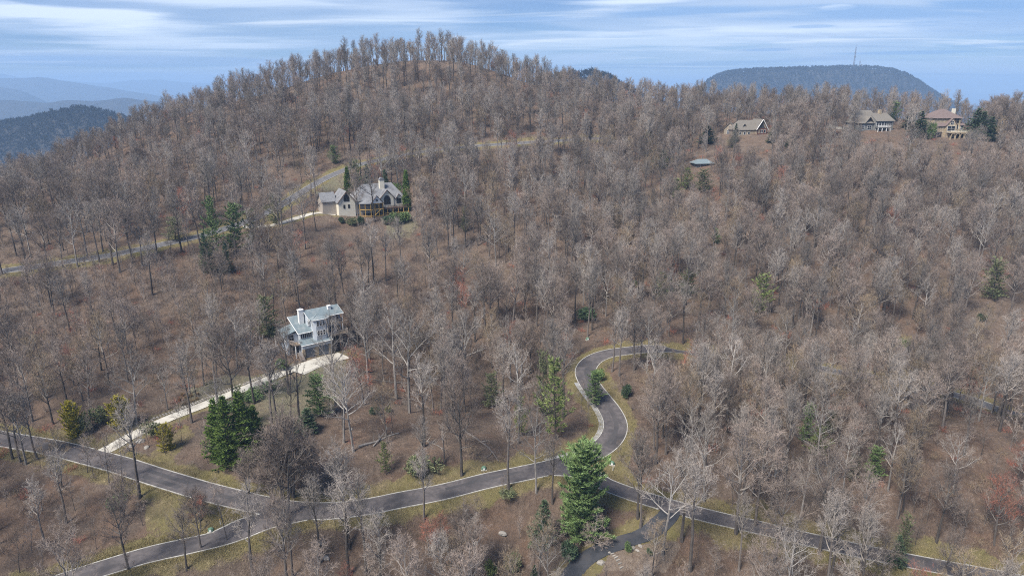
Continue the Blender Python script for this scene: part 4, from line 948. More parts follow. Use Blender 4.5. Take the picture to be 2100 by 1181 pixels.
for j in range(ny):
    for i in range(nx):
        y = 88 + j*sp + rng.uniform(-0.46,0.46)*sp; x = -550 + (i+0.5*(j % 2))*sp + rng.uniform(-0.46,0.46)*sp
        z = h1(x, y); u, v, dep = proj(x, y, z)
        if abs(x) > 0.80*dep + 12 or v > 1330: continue
        fa, fb = factors(u, v)
        dn = noise.noise((x*0.018, y*0.018, 4.4)); dn2 = noise.noise((x*0.05, y*0.05, 9.4))
        pr = fa*(0.78+0.50*dn+0.25*dn2) if v > 320 else fa*(0.84+0.22*dn)
        if v < 262 and u > 420 and v < np.interp(u, [c_[0] for c_ in crest], [c_[1] for c_ in crest])+26: pr *= 0.62
        rr = rng.random()
        cl = noise.noise((x*0.03, y*0.03, 21.0))
        if rr > pr:
            continue
        if not free(x, y, 2.2): continue
        if min(((x-a)**2+(y-b_)**2 for a, b_ in HEROXY), default=99) < 6: continue
        q = rng.random()
        young = in_poly(OPEN[10][0], u, v)
        if young: cls = 'small' if q < 0.6 else ('oak' if q < 0.75 else ('tan' if q < 0.85 else ('tall' if q < 0.95 else 'red')))
        elif v < 330: cls = 'tall' if q < 0.42+0.3*cl else ('oak' if q < 0.86 else ('tan' if q < 0.93 else ('small' if q < 0.97 else 'red')))
        else: cls = 'oak' if q < 0.36+0.25*cl else ('tall' if q < 0.60+0.2*cl else ('pale' if q < 0.72 else ('tan' if q < 0.83 else ('red' if q < 0.85 else 'small'))))
        sc = rng.uniform(0.62,1.08)*(1.0 if not young else 0.85)*(0.70 if u < 420 and v < 430 else (0.86 if v < 265 else 1))
        if v < 300 and y > np.interp(u, [c_[0] for c_ in crest], [c_[2] for c_ in crest]) + 45: continue
        put_tree(x, y, rng.choice(BY[cls]), sc, rng.uniform(0,6.28))
# understorey
UNDER = []
sp = 3.1
for j in range(int(420/sp)):
    for i in range(int(1000/sp)):
        y = 90 + (j+rng.random())*sp; x = -500+(i+rng.random())*sp
        z = h1(x, y); u, v, dep = proj(x, y, z)
        if abs(x) > 0.78*dep+8 or v > 1300 or v < 200: continue
        fa, fb = factors(u, v)
        yg = in_poly(OPEN[10][0], u, v)
        if rng.random() > fb*(0.5+(0.9 if yg else 0)+0.35*noise.noise((x*0.03, y*0.03, 2.2))): continue
        if not free(x, y, 2.4): continue
        if rng.random() < (0.65 if yg else 0.42):
            put_tree(x, y, rng.choice(BY['small']), rng.uniform(0.45,0.9)*(1.15 if yg else 1), rng.uniform(0,6.28))
        else: UNDER.append((x, y, hz(x, y), rng.randrange(5), rng.uniform(0.7,1.4), rng.uniform(0,6.28)))

# ------------------------------------------------------------------ scattering for what nobody could count
def scatter(name, meshes, pts, label, cat):
    """pts: x, y, z, mesh index, scale, rotation -> one object whose geometry nodes place the shapes"""
    pc = bpy.data.collections.new(name + '_shapes')
    for i, m in enumerate(meshes):
        o = bpy.data.objects.new('%s_shape_%02d' % (name, i), m); pc.objects.link(o)
    me = bpy.data.meshes.new(name); me.from_pydata([p[:3] for p in pts], [], [])
    for nm, ty, val in (('pick', 'INT', [p[3] for p in pts]), ('size', 'FLOAT', [p[4] for p in pts]), ('turn', 'FLOAT', [p[5] for p in pts])):
        a = me.attributes.new(nm, ty, 'POINT'); a.data.foreach_set('value', val)
    o = obj(name, me); tag(o, label, cat, None, 'stuff')
    g = bpy.data.node_groups.new(name, 'GeometryNodeTree')
    g.interface.new_socket('Geometry', in_out='INPUT', socket_type='NodeSocketGeometry'); g.interface.new_socket('Geometry', in_out='OUTPUT', socket_type='NodeSocketGeometry')
    n = g.nodes; l = g.links; gi = n.new('NodeGroupInput'); go = n.new('NodeGroupOutput')
    ip = n.new('GeometryNodeInstanceOnPoints'); ci = n.new('GeometryNodeCollectionInfo'); ci.inputs['Collection'].default_value = pc
    ci.inputs['Separate Children'].default_value = True; ci.inputs['Reset Children'].default_value = True
    mp = n.new('GeometryNodeMeshToPoints'); l.new(gi.outputs[0], mp.inputs['Mesh'])
    def at(nm, ty):
        x = n.new('GeometryNodeInputNamedAttribute'); x.data_type = ty; x.inputs['Name'].default_value = nm; return x.outputs['Attribute']
    cx = n.new('ShaderNodeCombineXYZ'); l.new(at('turn', 'FLOAT'), cx.inputs[2])
    er = n.new('FunctionNodeEulerToRotation'); l.new(cx.outputs[0], er.inputs[0])
    l.new(mp.outputs[0], ip.inputs['Points']); l.new(ci.outputs[0], ip.inputs['Instance']); ip.inputs['Pick Instance'].default_value = True
    l.new(at('pick', 'INT'), ip.inputs['Instance Index']); l.new(er.outputs[0], ip.inputs['Rotation']); l.new(at('size', 'FLOAT'), ip.inputs['Scale'])
    l.new(ip.outputs[0], go.inputs[0])
    md = o.modifiers.new('scatter', 'NODES'); md.node_group = g
    return o

# ------------------------------------------------------------------ the 300 trees that show largest stand as things; the rest is the wood
MARKS = [(1196,1092,'the junction pine'),(640,735,'the grey house'),(750,445,'the cream house'),(1540,284,'the half timbered house'),(1800,272,'the grey shingle house'),(1955,283,'the stone house'),
 (1428,345,'the blue roofed pavilion'),(485,940,'the hemlock clump'),(155,890,'the outer gold cypress'),(246,876,'the driveway gold cypress'),(850,965,'the rhododendron bush'),(1140,900,'the hairpin pine'),
 (1205,655,'the round holly'),(1557,640,'the olive yellow pine'),(1358,616,'the bushy green pine'),(2036,610,'the feathery pine'),(1672,938,'the bright woodland pine'),(1787,990,'the conical green pine'),
 (1850,1130,'the thin downhill pine'),(432,1081,'the wedge utility box'),(992,951,'the main road utility box'),(1205,697,'the upper utility box'),(440,525,'the upper road pines'),(360,490,'the light roadside pine'),
 (1385,410,'the pavilion pine'),(953,478,'the lone thin pine'),(1856,705,'the grey turnaround'),(780,900,'the weathered log'),(985,910,'the dark fallen log'),(658,850,'the lawn pine'),(1030,1170,'the leafy bank bushes'),
 (620,1060,'the road fork'),(1365,1075,'the dark driveway entrance'),(850,150,'the hilltop'),(1990,1060,'the red budding trees')]
MW = [(gp(u, v), ph) for u, v, ph in MARKS]
MA = np.array([m[0] for m in MW]); XY = np.array([[t[0], t[1]] for t in TREES])
near = np.argmin(((XY[:, None] - MA[None, :, :2])**2).sum(-1), 1); dist = np.sqrt(((XY - MA[near, :2])**2).sum(1))
RANK = {}
for m in range(len(MW)):
    per = {}
    for i in np.where(near == m)[0][np.argsort(dist[near == m])]:
        lk = KINDS[TREES[i][3]]['look']; per[lk] = per.get(lk, 0)+1; RANK[int(i)] = per[lk]
ORD = {1: 'nearest', 2: 'second nearest', 3: 'third nearest', 4: 'fourth nearest', 5: 'fifth nearest', 6: 'sixth nearest', 7: 'seventh nearest', 8: 'eighth nearest', 9: 'ninth nearest', 10: 'tenth nearest'}
def place_words(i): return ORD[RANK[i]] + ' to ' + MW[near[i]][1] if RANK[i] in ORD else 'in the woods around ' + MW[near[i]][1]
vis = [i for i, t in enumerate(TREES) if -20 < t[7] < 2120 and t[9] < 1165]
vis.sort(key=lambda i: -TREES[i][6]*(1.0 if TREES[i][8] < 1181 else 0.6))
heroes = set(range(len(HERO))); single = list(heroes) + [i for i in vis if i not in heroes][:300-len(heroes)]
singles = set(single)
for i in single:
    x, y, z, ki, sc, rot, sz, u, v, vt = TREES[i]; k_ = KINDS[ki]
    o = empty('bare_tree', (x, y, z), rot, sc)
    tag(o, k_['look'] + ' ' + place_words(i), 'tree', 'bare trees around ' + MW[near[i]][1])
    obj('trunk', k_['t'], o); obj('crown', k_['c'], o)
scatter('woodland', [k_['j'] for k_ in KINDS], [(t[0], t[1], t[2], t[3], t[4], t[5]) for i, t in enumerate(TREES) if i not in singles], 'dense leafless woodland covering the hillside', 'woodland')
scatter('undergrowth', BRUSH, UNDER, 'twiggy brown undergrowth across the forest floor', 'undergrowth')
def fartree(seed):
    rg = random.Random(seed); b = MB()
    b.tube([(0,0,0),(0,0,9)], [0.5,0.3], 4)
    for _ in range(46):
        d = Vector((rg.gauss(0,1), rg.gauss(0,1), rg.gauss(0,1))).normalized(); p = Vector((0,0,10))+Vector((d.x*4.2, d.y*4.2, d.z*5))*rg.uniform(0.5,1)
        tri(b, p-d*1.2, (d+Vector((0,0,0.6))).normalized(), rg.uniform(2.0,4.2), 1.6, rg, 0)
    return b.mesh('far_tree', M['far_tree'])
scatter('distant_forest', [fartree(i) for i in range(3)], [(p[0], p[1], p[2], i % 3, p[3], i*1.7) for i, p in enumerate(FAR_PTS)], 'distant bluish forest on the far hills and mountain', 'forest')
print('TREES', len(TREES), 'UNDER', len(UNDER), 'FAR', len(FAR_PTS))

# ------------------------------------------------------------------ evergreens
def conifer(seed, Ht, Rr, mat_, zb=0.08, power=0.8, gap=0.55, droop=-0.05, per=6, tuft=0.55, tw=0.11, dens=1.0, ragged=0.2, bark='bark', dome=False):
    rg = random.Random(seed); T = MB(); C = MB()
    tp = grow(Vector((0,0,-0.5)), Vector((rg.gauss(0,0.02), rg.gauss(0,0.02), 1)), Ht+0.4, 8, 0.05, 0.012, rg)
    T.tube(tp, [Ht*0.013*(1-0.93*i/8)+0.015 for i in range(9)], 6)
    z = zb
    while z < 0.99:
        Lz = Rr*((1-z)/(1-zb))**power*(1 if z > zb+0.12 else 0.8)+0.15 if not dome else Rr*math.sqrt(max(0.02, 1-((z-0.36)/0.66)**2))*(0.93+0.12*math.sin(z*11+seed)); az0 = rg.uniform(0, 6.28)
        for k in range(per):
            az = az0+k*6.28/per+rg.uniform(-0.35,0.35); Ln = Lz*rg.uniform(1-ragged*1.6, 1+ragged); el = R(rg.uniform(2,22))+z*0.5
            p, _ = along(tp, min(0.999, z+rg.uniform(-0.012,0.012))); d = Vector((math.cos(az)*math.cos(el), math.sin(az)*math.cos(el), math.sin(el)))
            bp = grow(p, d, Ln, 4, droop, 0.05, rg)
            if Ln > 0.8: T.tube(bp, [0.035,0.03,0.022,0.014,0.006], 3, 0, False)
            n = max(2, int(Ln*3.6*dens))
            for m in range(n):
                q = 0.18+0.82*(m+rg.random())/n; pp_, dd = along(bp, min(q, 0.999)); side = dd.cross(Vector((0,0,1))).normalized()
                cen = pp_ + side*rg.gauss(0, 0.16*Ln*(1.1-q)+0.05) + Vector((0,0,rg.gauss(0,0.1)))
                for _ in range(9):
                    nd = (dd*rg.uniform(0.1,1.0)+side*rg.gauss(0,0.75)+Vector((0,0,rg.uniform(-0.25,0.65)))).normalized()
                    tri(C, cen, nd, tuft*rg.uniform(0.6,1.2), tw*rg.uniform(0.8,1.4), rg, 0)
        z += gap/Ht*rg.uniform(0.8,1.2)
    return T.mesh('trunk', M[bark]), C.mesh('crown', M[mat_])
def shrub(seed, Rr, Ht, mat_, n=520, leaf=0.34, up=0.3, stem=True):
    rg = random.Random(seed); T = MB(); C = MB()
    lob = [(Vector((rg.gauss(0,Rr*0.35), rg.gauss(0,Rr*0.35), Ht*rg.uniform(0.35,0.62))), rg.uniform(0.45,0.75)) for _ in range(7)]
    for c, f in lob:
        if stem: T.tube(grow(Vector((c.x*0.2, c.y*0.2, -0.2)), c, c.length*0.95, 3, 0.05, 0.1, rg), [0.05,0.04,0.03,0.015], 4, 0, False)
        for _ in range(n//7):
            d = Vector((rg.gauss(0,1), rg.gauss(0,1), rg.gauss(0,1))).normalized(); r_ = rg.uniform(0.55,1.0)**0.6
            p = c + Vector((d.x*Rr*f, d.y*Rr*f, d.z*Ht*0.5*f))*r_
            if p.z < 0.02: p.z = rg.uniform(0.02,0.25)
            for _ in range(3):
                nd = (d*0.6+Vector((rg.gauss(0,0.6), rg.gauss(0,0.6), rg.gauss(up,0.5)))).normalized(); tri(C, p, nd, leaf*rg.uniform(0.6,1.3), leaf*0.5, rg, 0)
    return T.mesh('stem', M['bark']), C.mesh('crown', M[mat_])
EV = {'white_pine': [(conifer(1, 16, 5.0, 'pine', 0.04, 0.42, 0.72, 0.05, 7, 0.75, 0.16, 1.6, 0.36, dome=True), 16, 5.0)],
      'young_pine': [(conifer(s, 10, 2.3, 'pine_light', 0.15, 0.8, 0.7, 0.03, 5, 0.55, 0.11, 0.9, 0.38, dome=True), 10, 2.3) for s in (2, 22)],
      'spruce': [(conifer(s, 10, 2.5, 'spruce', 0.03, 0.85, 0.45, -0.04, 7, 0.45, 0.12, 1.2, 0.22), 10, 2.5) for s in (3, 33)],
      'hemlock': [(conifer(s, 10, 2.6, 'hemlock', 0.03, 0.72, 0.42, -0.05, 7, 0.5, 0.13, 1.25, 0.26), 10, 2.6) for s in (4, 44)],
      'olive_pine': [(conifer(s, 10, 2.6, 'olive', 0.1, 0.6, 0.62, 0.02, 6, 0.55, 0.11, 0.9, 0.4, dome=True), 10, 2.6) for s in (5, 55)],
      'green_pine': [(conifer(s, 10, 2.5, 'pine', 0.12, 0.66, 0.62, 0.02, 6, 0.55, 0.12, 1.0, 0.36, dome=True), 10, 2.5) for s in (6, 66)],
      'cypress': [(conifer(7, 10, 1.9, 'hemlock', 0.01, 0.55, 0.34, 0.28, 8, 0.5, 0.14, 1.3, 0.14), 10, 1.9)],
      'gold_cypress': [(conifer(8, 10, 3.3, 'gold', 0.01, 0.6, 0.42, 0.16, 7, 0.6, 0.16, 1.1, 0.5, dome=True), 10, 3.3)],
      'shrub_dark': [(shrub(s, 1.6, 2.4, 'spruce'), 2.4, 1.6) for s in (9, 10)],
      'shrub_green': [(shrub(s, 1.6, 2.2, 'pine'), 2.2, 1.6) for s in (11, 12)],
      'shrub_light': [(shrub(s, 1.5, 2.2, 'pine_light', 360), 2.2, 1.5) for s in (13, 14)],
      'shrub_olive': [(shrub(s, 1.7, 2.3, 'olive', 420), 2.3, 1.7) for s in (15, 16)],
      'shrub_gold': [(shrub(17, 1.6, 2.3, 'gold'), 2.3, 1.6)]}
# foot pixel, top pixel row, width in pixels, kind, label
EVER = [
 (1196,1088,920,100,'white_pine','big full white pine standing at the road junction'),
 (1110,1110,1028,50,'spruce','dark green spruce beside a conical bare tree below the junction pine'),
 (1166,1142,1096,44,'shrub_dark','dark rounded evergreen shrub beside the dark asphalt driveway'),
 (1097,1184,1158,18,'spruce','tiny dark spruce seedling near the dark driveway'),
 (1003,1176,1140,27,'shrub_light','yellow green bush on the leafy bank, smaller of a pair'),
 (1050,1168,1126,40,'shrub_olive','loose olive green bush on the leafy bank, larger of a pair'),
 (850,967,914,60,'shrub_olive','broad rhododendron bush uphill of the road near fallen logs'),
 (792,968,905,28,'young_pine','slim yellow green sapling next to the rhododendron bush'),
 (769,850,828,20,'shrub_dark','small dark shrub between pale trunks above the fallen logs'),
 (798,845,830,14,'shrub_light','tiny green shrub on leaf litter above the fallen logs'),
 (1070,892,815,32,'young_pine','narrow light green pine left of the larger roadside pine'),
 (1140,902,745,62,'young_pine','tall yellow green pine on the slope beside the hairpin'),
 (1112,850,728,34,'olive_pine','slender olive pine rising behind the yellow green hairpin pine'),
 (1007,835,768,40,'olive_pine','thin olive green young pine among bare trunks inside the hairpin'),
 (1218,830,768,38,'green_pine','green pine leaning over the narrow part of the hairpin road'),
 (1228,776,744,24,'shrub_green','bright green shrub on the grass inside the upper hairpin'),
 (1285,812,780,24,'shrub_dark','dark evergreen shrub in the gully outside the hairpin'),
 (1205,657,622,40,'shrub_dark','dark round holly on the leaf covered slope above the hairpin'),
 (447,938,824,44,'hemlock','left tree of the dense hemlock clump below the driveway'),
 (473,955,822,54,'hemlock','front hemlock of the dense clump below the driveway'),
 (508,945,812,60,'hemlock','right tree of the dense hemlock clump below the driveway'),
 (528,925,836,44,'hemlock','outer hemlock of the clump nearest the lawn'),
 (497,880,796,34,'olive_pine','thin bluish pine rising behind the hemlock clump'),
 (658,853,772,50,'green_pine','open green pine at the edge of the grey house lawn'),
 (627,888,838,46,'spruce','low bluish spruce beside the pine at the lawn edge'),
 (155,892,824,40,'gold_cypress','bright gold cypress, outer one of the roadside group'),
 (180,890,842,30,'shrub_olive','olive shrub beside the outer gold cypress'),
 (246,876,818,46,'gold_cypress','bright gold cypress beside the concrete driveway entrance'),
 (212,872,826,40,'shrub_olive','dull green shrub between the two gold cypresses'),
 (342,918,868,34,'gold_cypress','dark gold cypress below the concrete driveway'),
 (322,895,858,44,'shrub_olive','spreading olive shrub touching the driveway edge'),
 (548,692,608,52,'olive_pine','dull olive evergreen standing behind the grey house deck'),
 (560,690,664,28,'shrub_dark','dark shrub under the olive evergreen by the deck'),
 (578,758,728,25,'shrub_green','round clipped evergreen in front of the grey house stairs'),
 (360,492,446,40,'olive_pine','light green pine beside the upper road'),
 (440,530,414,36,'green_pine','tall green pine below the upper road, left of two'),
 (485,520,424,46,'green_pine','tall green pine below the upper road, right of two'),
 (520,500,432,30,'olive_pine','pale olive pine next to the two tall upper road pines'),
 (428,560,480,28,'spruce','dark thin spruce downhill of the upper road pines'),
 (465,560,500,24,'spruce','dark small spruce under the upper road pines'),
 (566,462,402,32,'olive_pine','soft green pine between the upper road and the cream house drive'),
 (835,431,352,28,'cypress','tall conical arborvitae at the end of the cream house'),
 (733,396,330,28,'olive_pine','olive evergreen rising behind the cream house roof'),
 (715,410,344,26,'cypress','narrow green evergreen behind the cream house garage wing'),
 (757,396,336,24,'spruce','dark spruce behind the cream house ridge'),
 (793,400,348,24,'spruce','dark spruce behind the cream house chimney'),
 (808,400,370,24,'shrub_green','bright shrub behind the end of the cream house'),
 (830,456,430,28,'shrub_green','outer clipped bush of the cream house hedge'),
 (814,458,432,28,'shrub_green','middle clipped bush of the cream house hedge'),
 (798,460,438,28,'shrub_dark','inner clipped bush of the cream house hedge'),
 (740,462,440,18,'shrub_dark','dark bush at the foot of the cream house porch'),
 (724,462,442,24,'shrub_olive','grey green bush below the cream gable wall'),
 (700,458,442,14,'shrub_dark','small dark bush at the corner of the cream gable wall'),
 (687,337,302,24,'green_pine','lone green pine above the upper road bend'),
 (953,478,428,18,'olive_pine','thin dark green pine alone among trunks right of the cream house'),
 (1358,618,566,34,'green_pine','bushy green pine amid bare trees above the hairpin'),
 (1408,606,556,42,'olive_pine','pale green pine beside the bushy one above the hairpin'),
 (1300,596,570,14,'shrub_green','small green shrub among trunks above the hairpin'),
 (1557,645,560,48,'young_pine','tall olive yellow pine with a leaning top on the wooded slope'),
 (1468,498,468,16,'green_pine','small dark pine below the pale grass clearing'),
 (1326,324,274,26,'green_pine','deep green pine beside another on the slope below the saddle, upper one'),
 (1356,346,310,38,'green_pine','wide deep green pine on the slope below the saddle, lower one'),
 (1385,412,368,32,'young_pine','light green pine downhill of the blue roofed pavilion'),
 (1407,388,344,26,'young_pine','green pine just in front of the blue roofed pavilion'),
 (1442,394,348,36,'olive_pine','olive pine right of the pavilion'),
 (1449,292,258,36,'spruce','dark spruce left of the small tan garage'),
 (1580,292,260,16,'spruce','dark narrow evergreen at the corner of the half timbered house'),
 (1506,292,254,14,'spruce','dark narrow evergreen between garage and half timbered house'),
 (1612,308,280,20,'shrub_olive','dull bush on the slope right of the half timbered house'),
 (1500,300,282,24,'olive_pine','low olive pine below the half timbered house'),
 (1992,284,226,38,'spruce','dark spruce right behind the stone house terrace'),
 (2012,288,232,34,'spruce','dark spruce, second beyond the stone house terrace'),
 (2030,290,242,30,'spruce','dark spruce, outermost beyond the stone house terrace'),
 (1830,248,210,26,'green_pine','green pine rising behind the grey shingle house'),
 (1886,280,228,38,'spruce','broad dark evergreen between the two ridge houses'),
 (1908,284,246,22,'shrub_green','round dark bush at the stone house carport'),
 (1862,262,226,24,'spruce','dark evergreen close to the grey shingle house'),
 (2036,612,532,48,'olive_pine','feathery light green pine alone on the far wooded slope'),
 (1855,712,690,18,'shrub_green','green shrub near the small grey turnaround'),
 (1672,940,876,44,'young_pine','bright yellow green pine in the woods uphill of the road branch'),
 (1650,910,832,30,'green_pine','dark green pine behind the bright yellow green one'),
 (1702,890,832,26,'shrub_olive','dull green sapling near the yellow green woodland pine'),
 (1787,992,922,38,'green_pine','conical green pine behind a white limbed tree'),
 (1748,985,938,28,'olive_pine','low olive pine beside the conical green one'),
 (1850,1132,1052,30,'olive_pine','thin green pine downhill of the road branch'),
 (1838,1170,1110,32,'spruce','dark evergreen under the thin green pine'),
 (238,1040,1008,32,'shrub_green','green shrub at the roadside trunk by the grassy wedge'),
 (1040,1028,1010,38,'shrub_olive','low spreading shrub at the foot of a tall roadside trunk'),
 (140,752,734,16,'shrub_dark','small dark shrub on the slope above the gold cypresses'),
 (1330,1150,1134,14,'shrub_dark','little dark bush near the stepping stones'),
 (1287,1140,1120,16,'shrub_green','little round bush beside the landscape rocks'),
 (2010,660,640,16,'shrub_dark','small dark shrub under the feathery pine'),
 (520,812,792,60,'shrub_green','low spreading juniper along the concrete driveway, longest mat'),
 (470,836,818,46,'shrub_green','low spreading juniper beside the concrete driveway, lower mat'),
 (552,795,780,40,'shrub_green','low spreading juniper beside the concrete driveway, upper mat')]
names = {'white_pine': ('white_pine', 'pine tree'), 'young_pine': ('pine_tree', 'pine tree'), 'spruce': ('spruce_tree', 'spruce tree'), 'hemlock': ('hemlock_tree', 'evergreen tree'), 'olive_pine': ('pine_tree', 'pine tree'),
         'green_pine': ('pine_tree', 'pine tree'), 'cypress': ('arborvitae', 'evergreen tree'), 'gold_cypress': ('gold_cypress', 'evergreen tree')}
for i, (u, v, vt, wpx, kd_, lab) in enumerate(EVER):
    p = gp(u, v); _, _, dep = proj(*p); ang = math.atan2(CZ-p[2], math.hypot(p[0], p[1])); hgt = (v-vt)*dep/F/max(0.75, math.cos(ang)); rad = wpx*dep/F/2*(1.28 if not kd_.startswith('shrub') and kd_ != 'cypress' else 1.0)*(0.86 if kd_ in ('white_pine', 'young_pine', 'olive_pine', 'green_pine', 'gold_cypress') else 1)
    (tm, cm), h0, r0 = EV[kd_][i % len(EV[kd_])]
    nm, cat = names.get(kd_, ('shrub', 'shrub'))
    if kd_.startswith('shrub'): hgt = max(0.45, hgt - rad*math.sin(ang)*0.9)      # seen from above a low bush shows its top as well
    o = empty(nm, (p[0], p[1], hz(p[0], p[1])), rng.uniform(0, 6.28), (rad/r0, rad/r0, hgt/h0)); tag(o, lab, cat)
    obj('stem' if nm == 'shrub' else 'trunk', tm, o); obj('crown', cm, o)

# ------------------------------------------------------------------ logs, rocks, grasses, boxes
def log(u0, v0, u1, v1, r_, label, seed, lift=0.0):
    rg = random.Random(seed); a = Vector(gp(u0, v0)); c = Vector(gp(u1, v1)); n = 7; pts = []
    for i in range(n+1):
        p = a.lerp(c, i/n); p.z = hz(p.x, p.y)+r_*0.7+lift*i/n+rg.gauss(0,0.05); pts.append(p-a)
    o = empty('fallen_log', a); tag(o, label, 'log', 'fallen logs on the slope')
    MB().tube(pts, [r_*(1-0.6*i/n) for i in range(n+1)], 7).build('trunk', M['bark_pale' if seed % 2 else 'bark'], o)
    for k in range(4):
        p, d = along(pts, 0.35+0.16*k); dd = (d*0.5+perp(d, rg)+Vector((0,0,0.6))).normalized()
        MB().tube(grow(p, dd, rg.uniform(1.2,2.8), 3, 0.02, 0.15, rg), [0.07,0.05,0.035,0.015], 4).build('branch', M['limb_pale'], o)
    return o
log(735,915,818,888,0.30,'long weathered log lying downhill of the white limbed trees',1); log(765,912,800,884,0.18,'thin log leaning across the long weathered log',3, 1.2)
log(950,884,1022,938,0.32,'dark fallen log slanting towards the road inside the hairpin',2); log(838,785,760,780,0.22,'pale log lying level below two white limbed trees',5)
log(855,900,915,926,0.16,'thin pale branch log on the leaf litter near a snag',7); log(548,861,606,870,0.26,'dark log at the lower edge of the lawn',4); log(1340,985,1375,960,0.18,'thin log in the woods outside the junction',6)
log(1560,598,1680,600,0.3,'dark log lying along the wooded slope by the olive yellow pine',8)
def rockmesh(seed):
    rg = random.Random(seed); b = MB(); n = 8; rings = [(-0.5,0.7),(-0.1,1.0),(0.35,0.85),(0.6,0.45)]
    vs = [(r_*math.cos(6.283*k/n)*rg.uniform(0.75,1.2), r_*math.sin(6.283*k/n)*rg.uniform(0.75,1.2), z*rg.uniform(0.8,1.2)) for z, r_ in rings for k in range(n)]+[(0,0,0.68)]
    fs = [(i*n+k, i*n+(k+1) % n, (i+1)*n+(k+1) % n, (i+1)*n+k) for i in range(3) for k in range(n)]+[(3*n+k, 3*n+(k+1) % n, 4*n) for k in range(n)]
    b.add(vs, fs); return b.mesh('rock', M['rock'])
ROCKS = [rockmesh(i) for i in range(5)]
for i, (u, v, s, lab) in enumerate([(1233,1162,0.9,'flat grey boulder beside the dark driveway'),(1298,1132,0.55,'pale landscape rock by the little round bush'),(1306,1140,0.45,'pale landscape rock by the little round bush'),
   (1288,1136,0.4,'pale landscape rock by the little round bush'),(1312,1128,0.5,'pale landscape rock by the little round bush'),(1250,1138,0.35,'small white stone at the head of the stepping stones'),
   (778,1075,0.7,'grey boulder in brush on the leafy bank'),(1030,1092,0.9,'broad grey boulder under bare twigs on the leafy bank'),(974,1112,0.7,'rounded boulder beside a trunk on the leafy bank'),
   (270,912,0.9,'pale boulder at the concrete driveway entrance'),(288,905,1.1,'pale boulder at the concrete driveway entrance'),(300,914,0.8,'pale boulder at the concrete driveway entrance'),(262,902,0.6,'pale boulder at the concrete driveway entrance'),
   (655,1122,0.7,'rock showing on the bank below the road fork'),(668,1140,0.8,'rock showing on the bank below the road fork'),(720,880,0.6,'pale rock near the white limbed tree at the lawn'),
   (808,480,0.7,'yellowish rock on the bare bank under the cream house'),(820,478,0.6,'yellowish rock on the bare bank under the cream house'),(828,484,0.5,'yellowish rock on the bare bank under the cream house')]):
    p = gp(u, v); o = obj('boulder', ROCKS[i % 5]); o.location = (p[0], p[1], hz(p[0], p[1])+0.05); o.scale = (s, s*0.8, s*0.7); o.rotation_euler = (0, 0, i*1.3)
    tag(o, lab, 'boulder', 'boulders: ' + lab)
for k in range(6):
    p = gp(1256+k*3.6, 1141+k*6.5); o = MB().box(-0.4,0.4,-0.14,0.14,-0.2,0.08).build('stepping_stone', M['rock']); o.location = (p[0], p[1], hz(p[0], p[1])+0.03); o.rotation_euler = (0,0,0.35+0.1*(k % 3))
    tag(o, 'flat stone step in the short garden stair near the dark driveway', 'stepping stone', 'stone steps near the dark driveway')
rip = []
rg = random.Random(5)
dl = LINES[4]
for _ in range(420):
    i = rg.randrange(int(len(dl)*0.25), int(len(dl)*0.8)); d = dl[min(i+1, len(dl)-1)]-dl[i]; d /= np.linalg.norm(d)+1e-9; nn = np.array([-d[1], d[0]]); p = dl[i]+nn*(1.75+rg.uniform(0.35,1.5)); rip.append((p[0], p[1], hz(p[0], p[1])+0.02, rg.randrange(5), rg.uniform(0.14,0.32), rg.uniform(0,6)))
scatter('riprap', ROCKS, rip, 'strip of grey broken stone lining the concrete driveway', 'stones')
def tuft(seed):
    rg = random.Random(seed); b = MB()
    for _ in range(130):
        d = Vector((rg.gauss(0,0.5), rg.gauss(0,0.5), 1)).normalized(); tri(b, Vector((rg.gauss(0,0.14), rg.gauss(0,0.14), 0)), d, rg.uniform(0.5,1.0), 0.06, rg, 0)
    return b.mesh('blade', M['drygrass'])
TU = [tuft(i) for i in range(3)]
for i, (u, v) in enumerate([(369,820),(370,829),(381,826),(383,815),(392,812),(394,822),(404,817),(405,809),(375,812)]):
    p = gp(u, v); o = obj('ornamental_grass', TU[i % 3]); o.location = (p[0], p[1], hz(p[0], p[1])); o.scale = (1.1,)*3; o.rotation_euler = (0,0,i)
    tag(o, 'dry tan grass clump in the bed above the concrete driveway', 'grass clump', 'ornamental grass clumps')
# grass blades along the verges and on the lawn
gv = []
for _ in range(60000):
    ri = rg.choice((0,0,0,1,1,2,2)); l = LINES[ri]; i = rg.randrange(len(l)-1); d = l[i+1]-l[i]; d = d/(np.linalg.norm(d)+1e-9)
    off = (ROADS[ri][2]+0.3+abs(rg.gauss(0,1.5)))*rg.choice((-1,1)); x, y = l[i][0]-d[1]*off, l[i][1]+d[0]*off
    if road_dist(x, y)[0] < 0.35: continue
    gv.append((x, y, hz(x, y), rg.randrange(2), rg.uniform(0.5,1.2), rg.uniform(0,6.28)))
    if len(gv) > 14000: break
def sward(seed):
    r2 = random.Random(seed); b = MB()
    for _ in range(26):
        tri(b, Vector((r2.gauss(0,0.3), r2.gauss(0,0.3), -0.02)), Vector((r2.gauss(0,0.6), r2.gauss(0,0.6), 1)).normalized(), r2.uniform(0.12,0.32), 0.05, r2, 0)
    return b.mesh('grass', M['grass'])
scatter('verge_grass', [sward(1), sward(2)], gv, 'short yellowish grass along the road verges', 'grass')
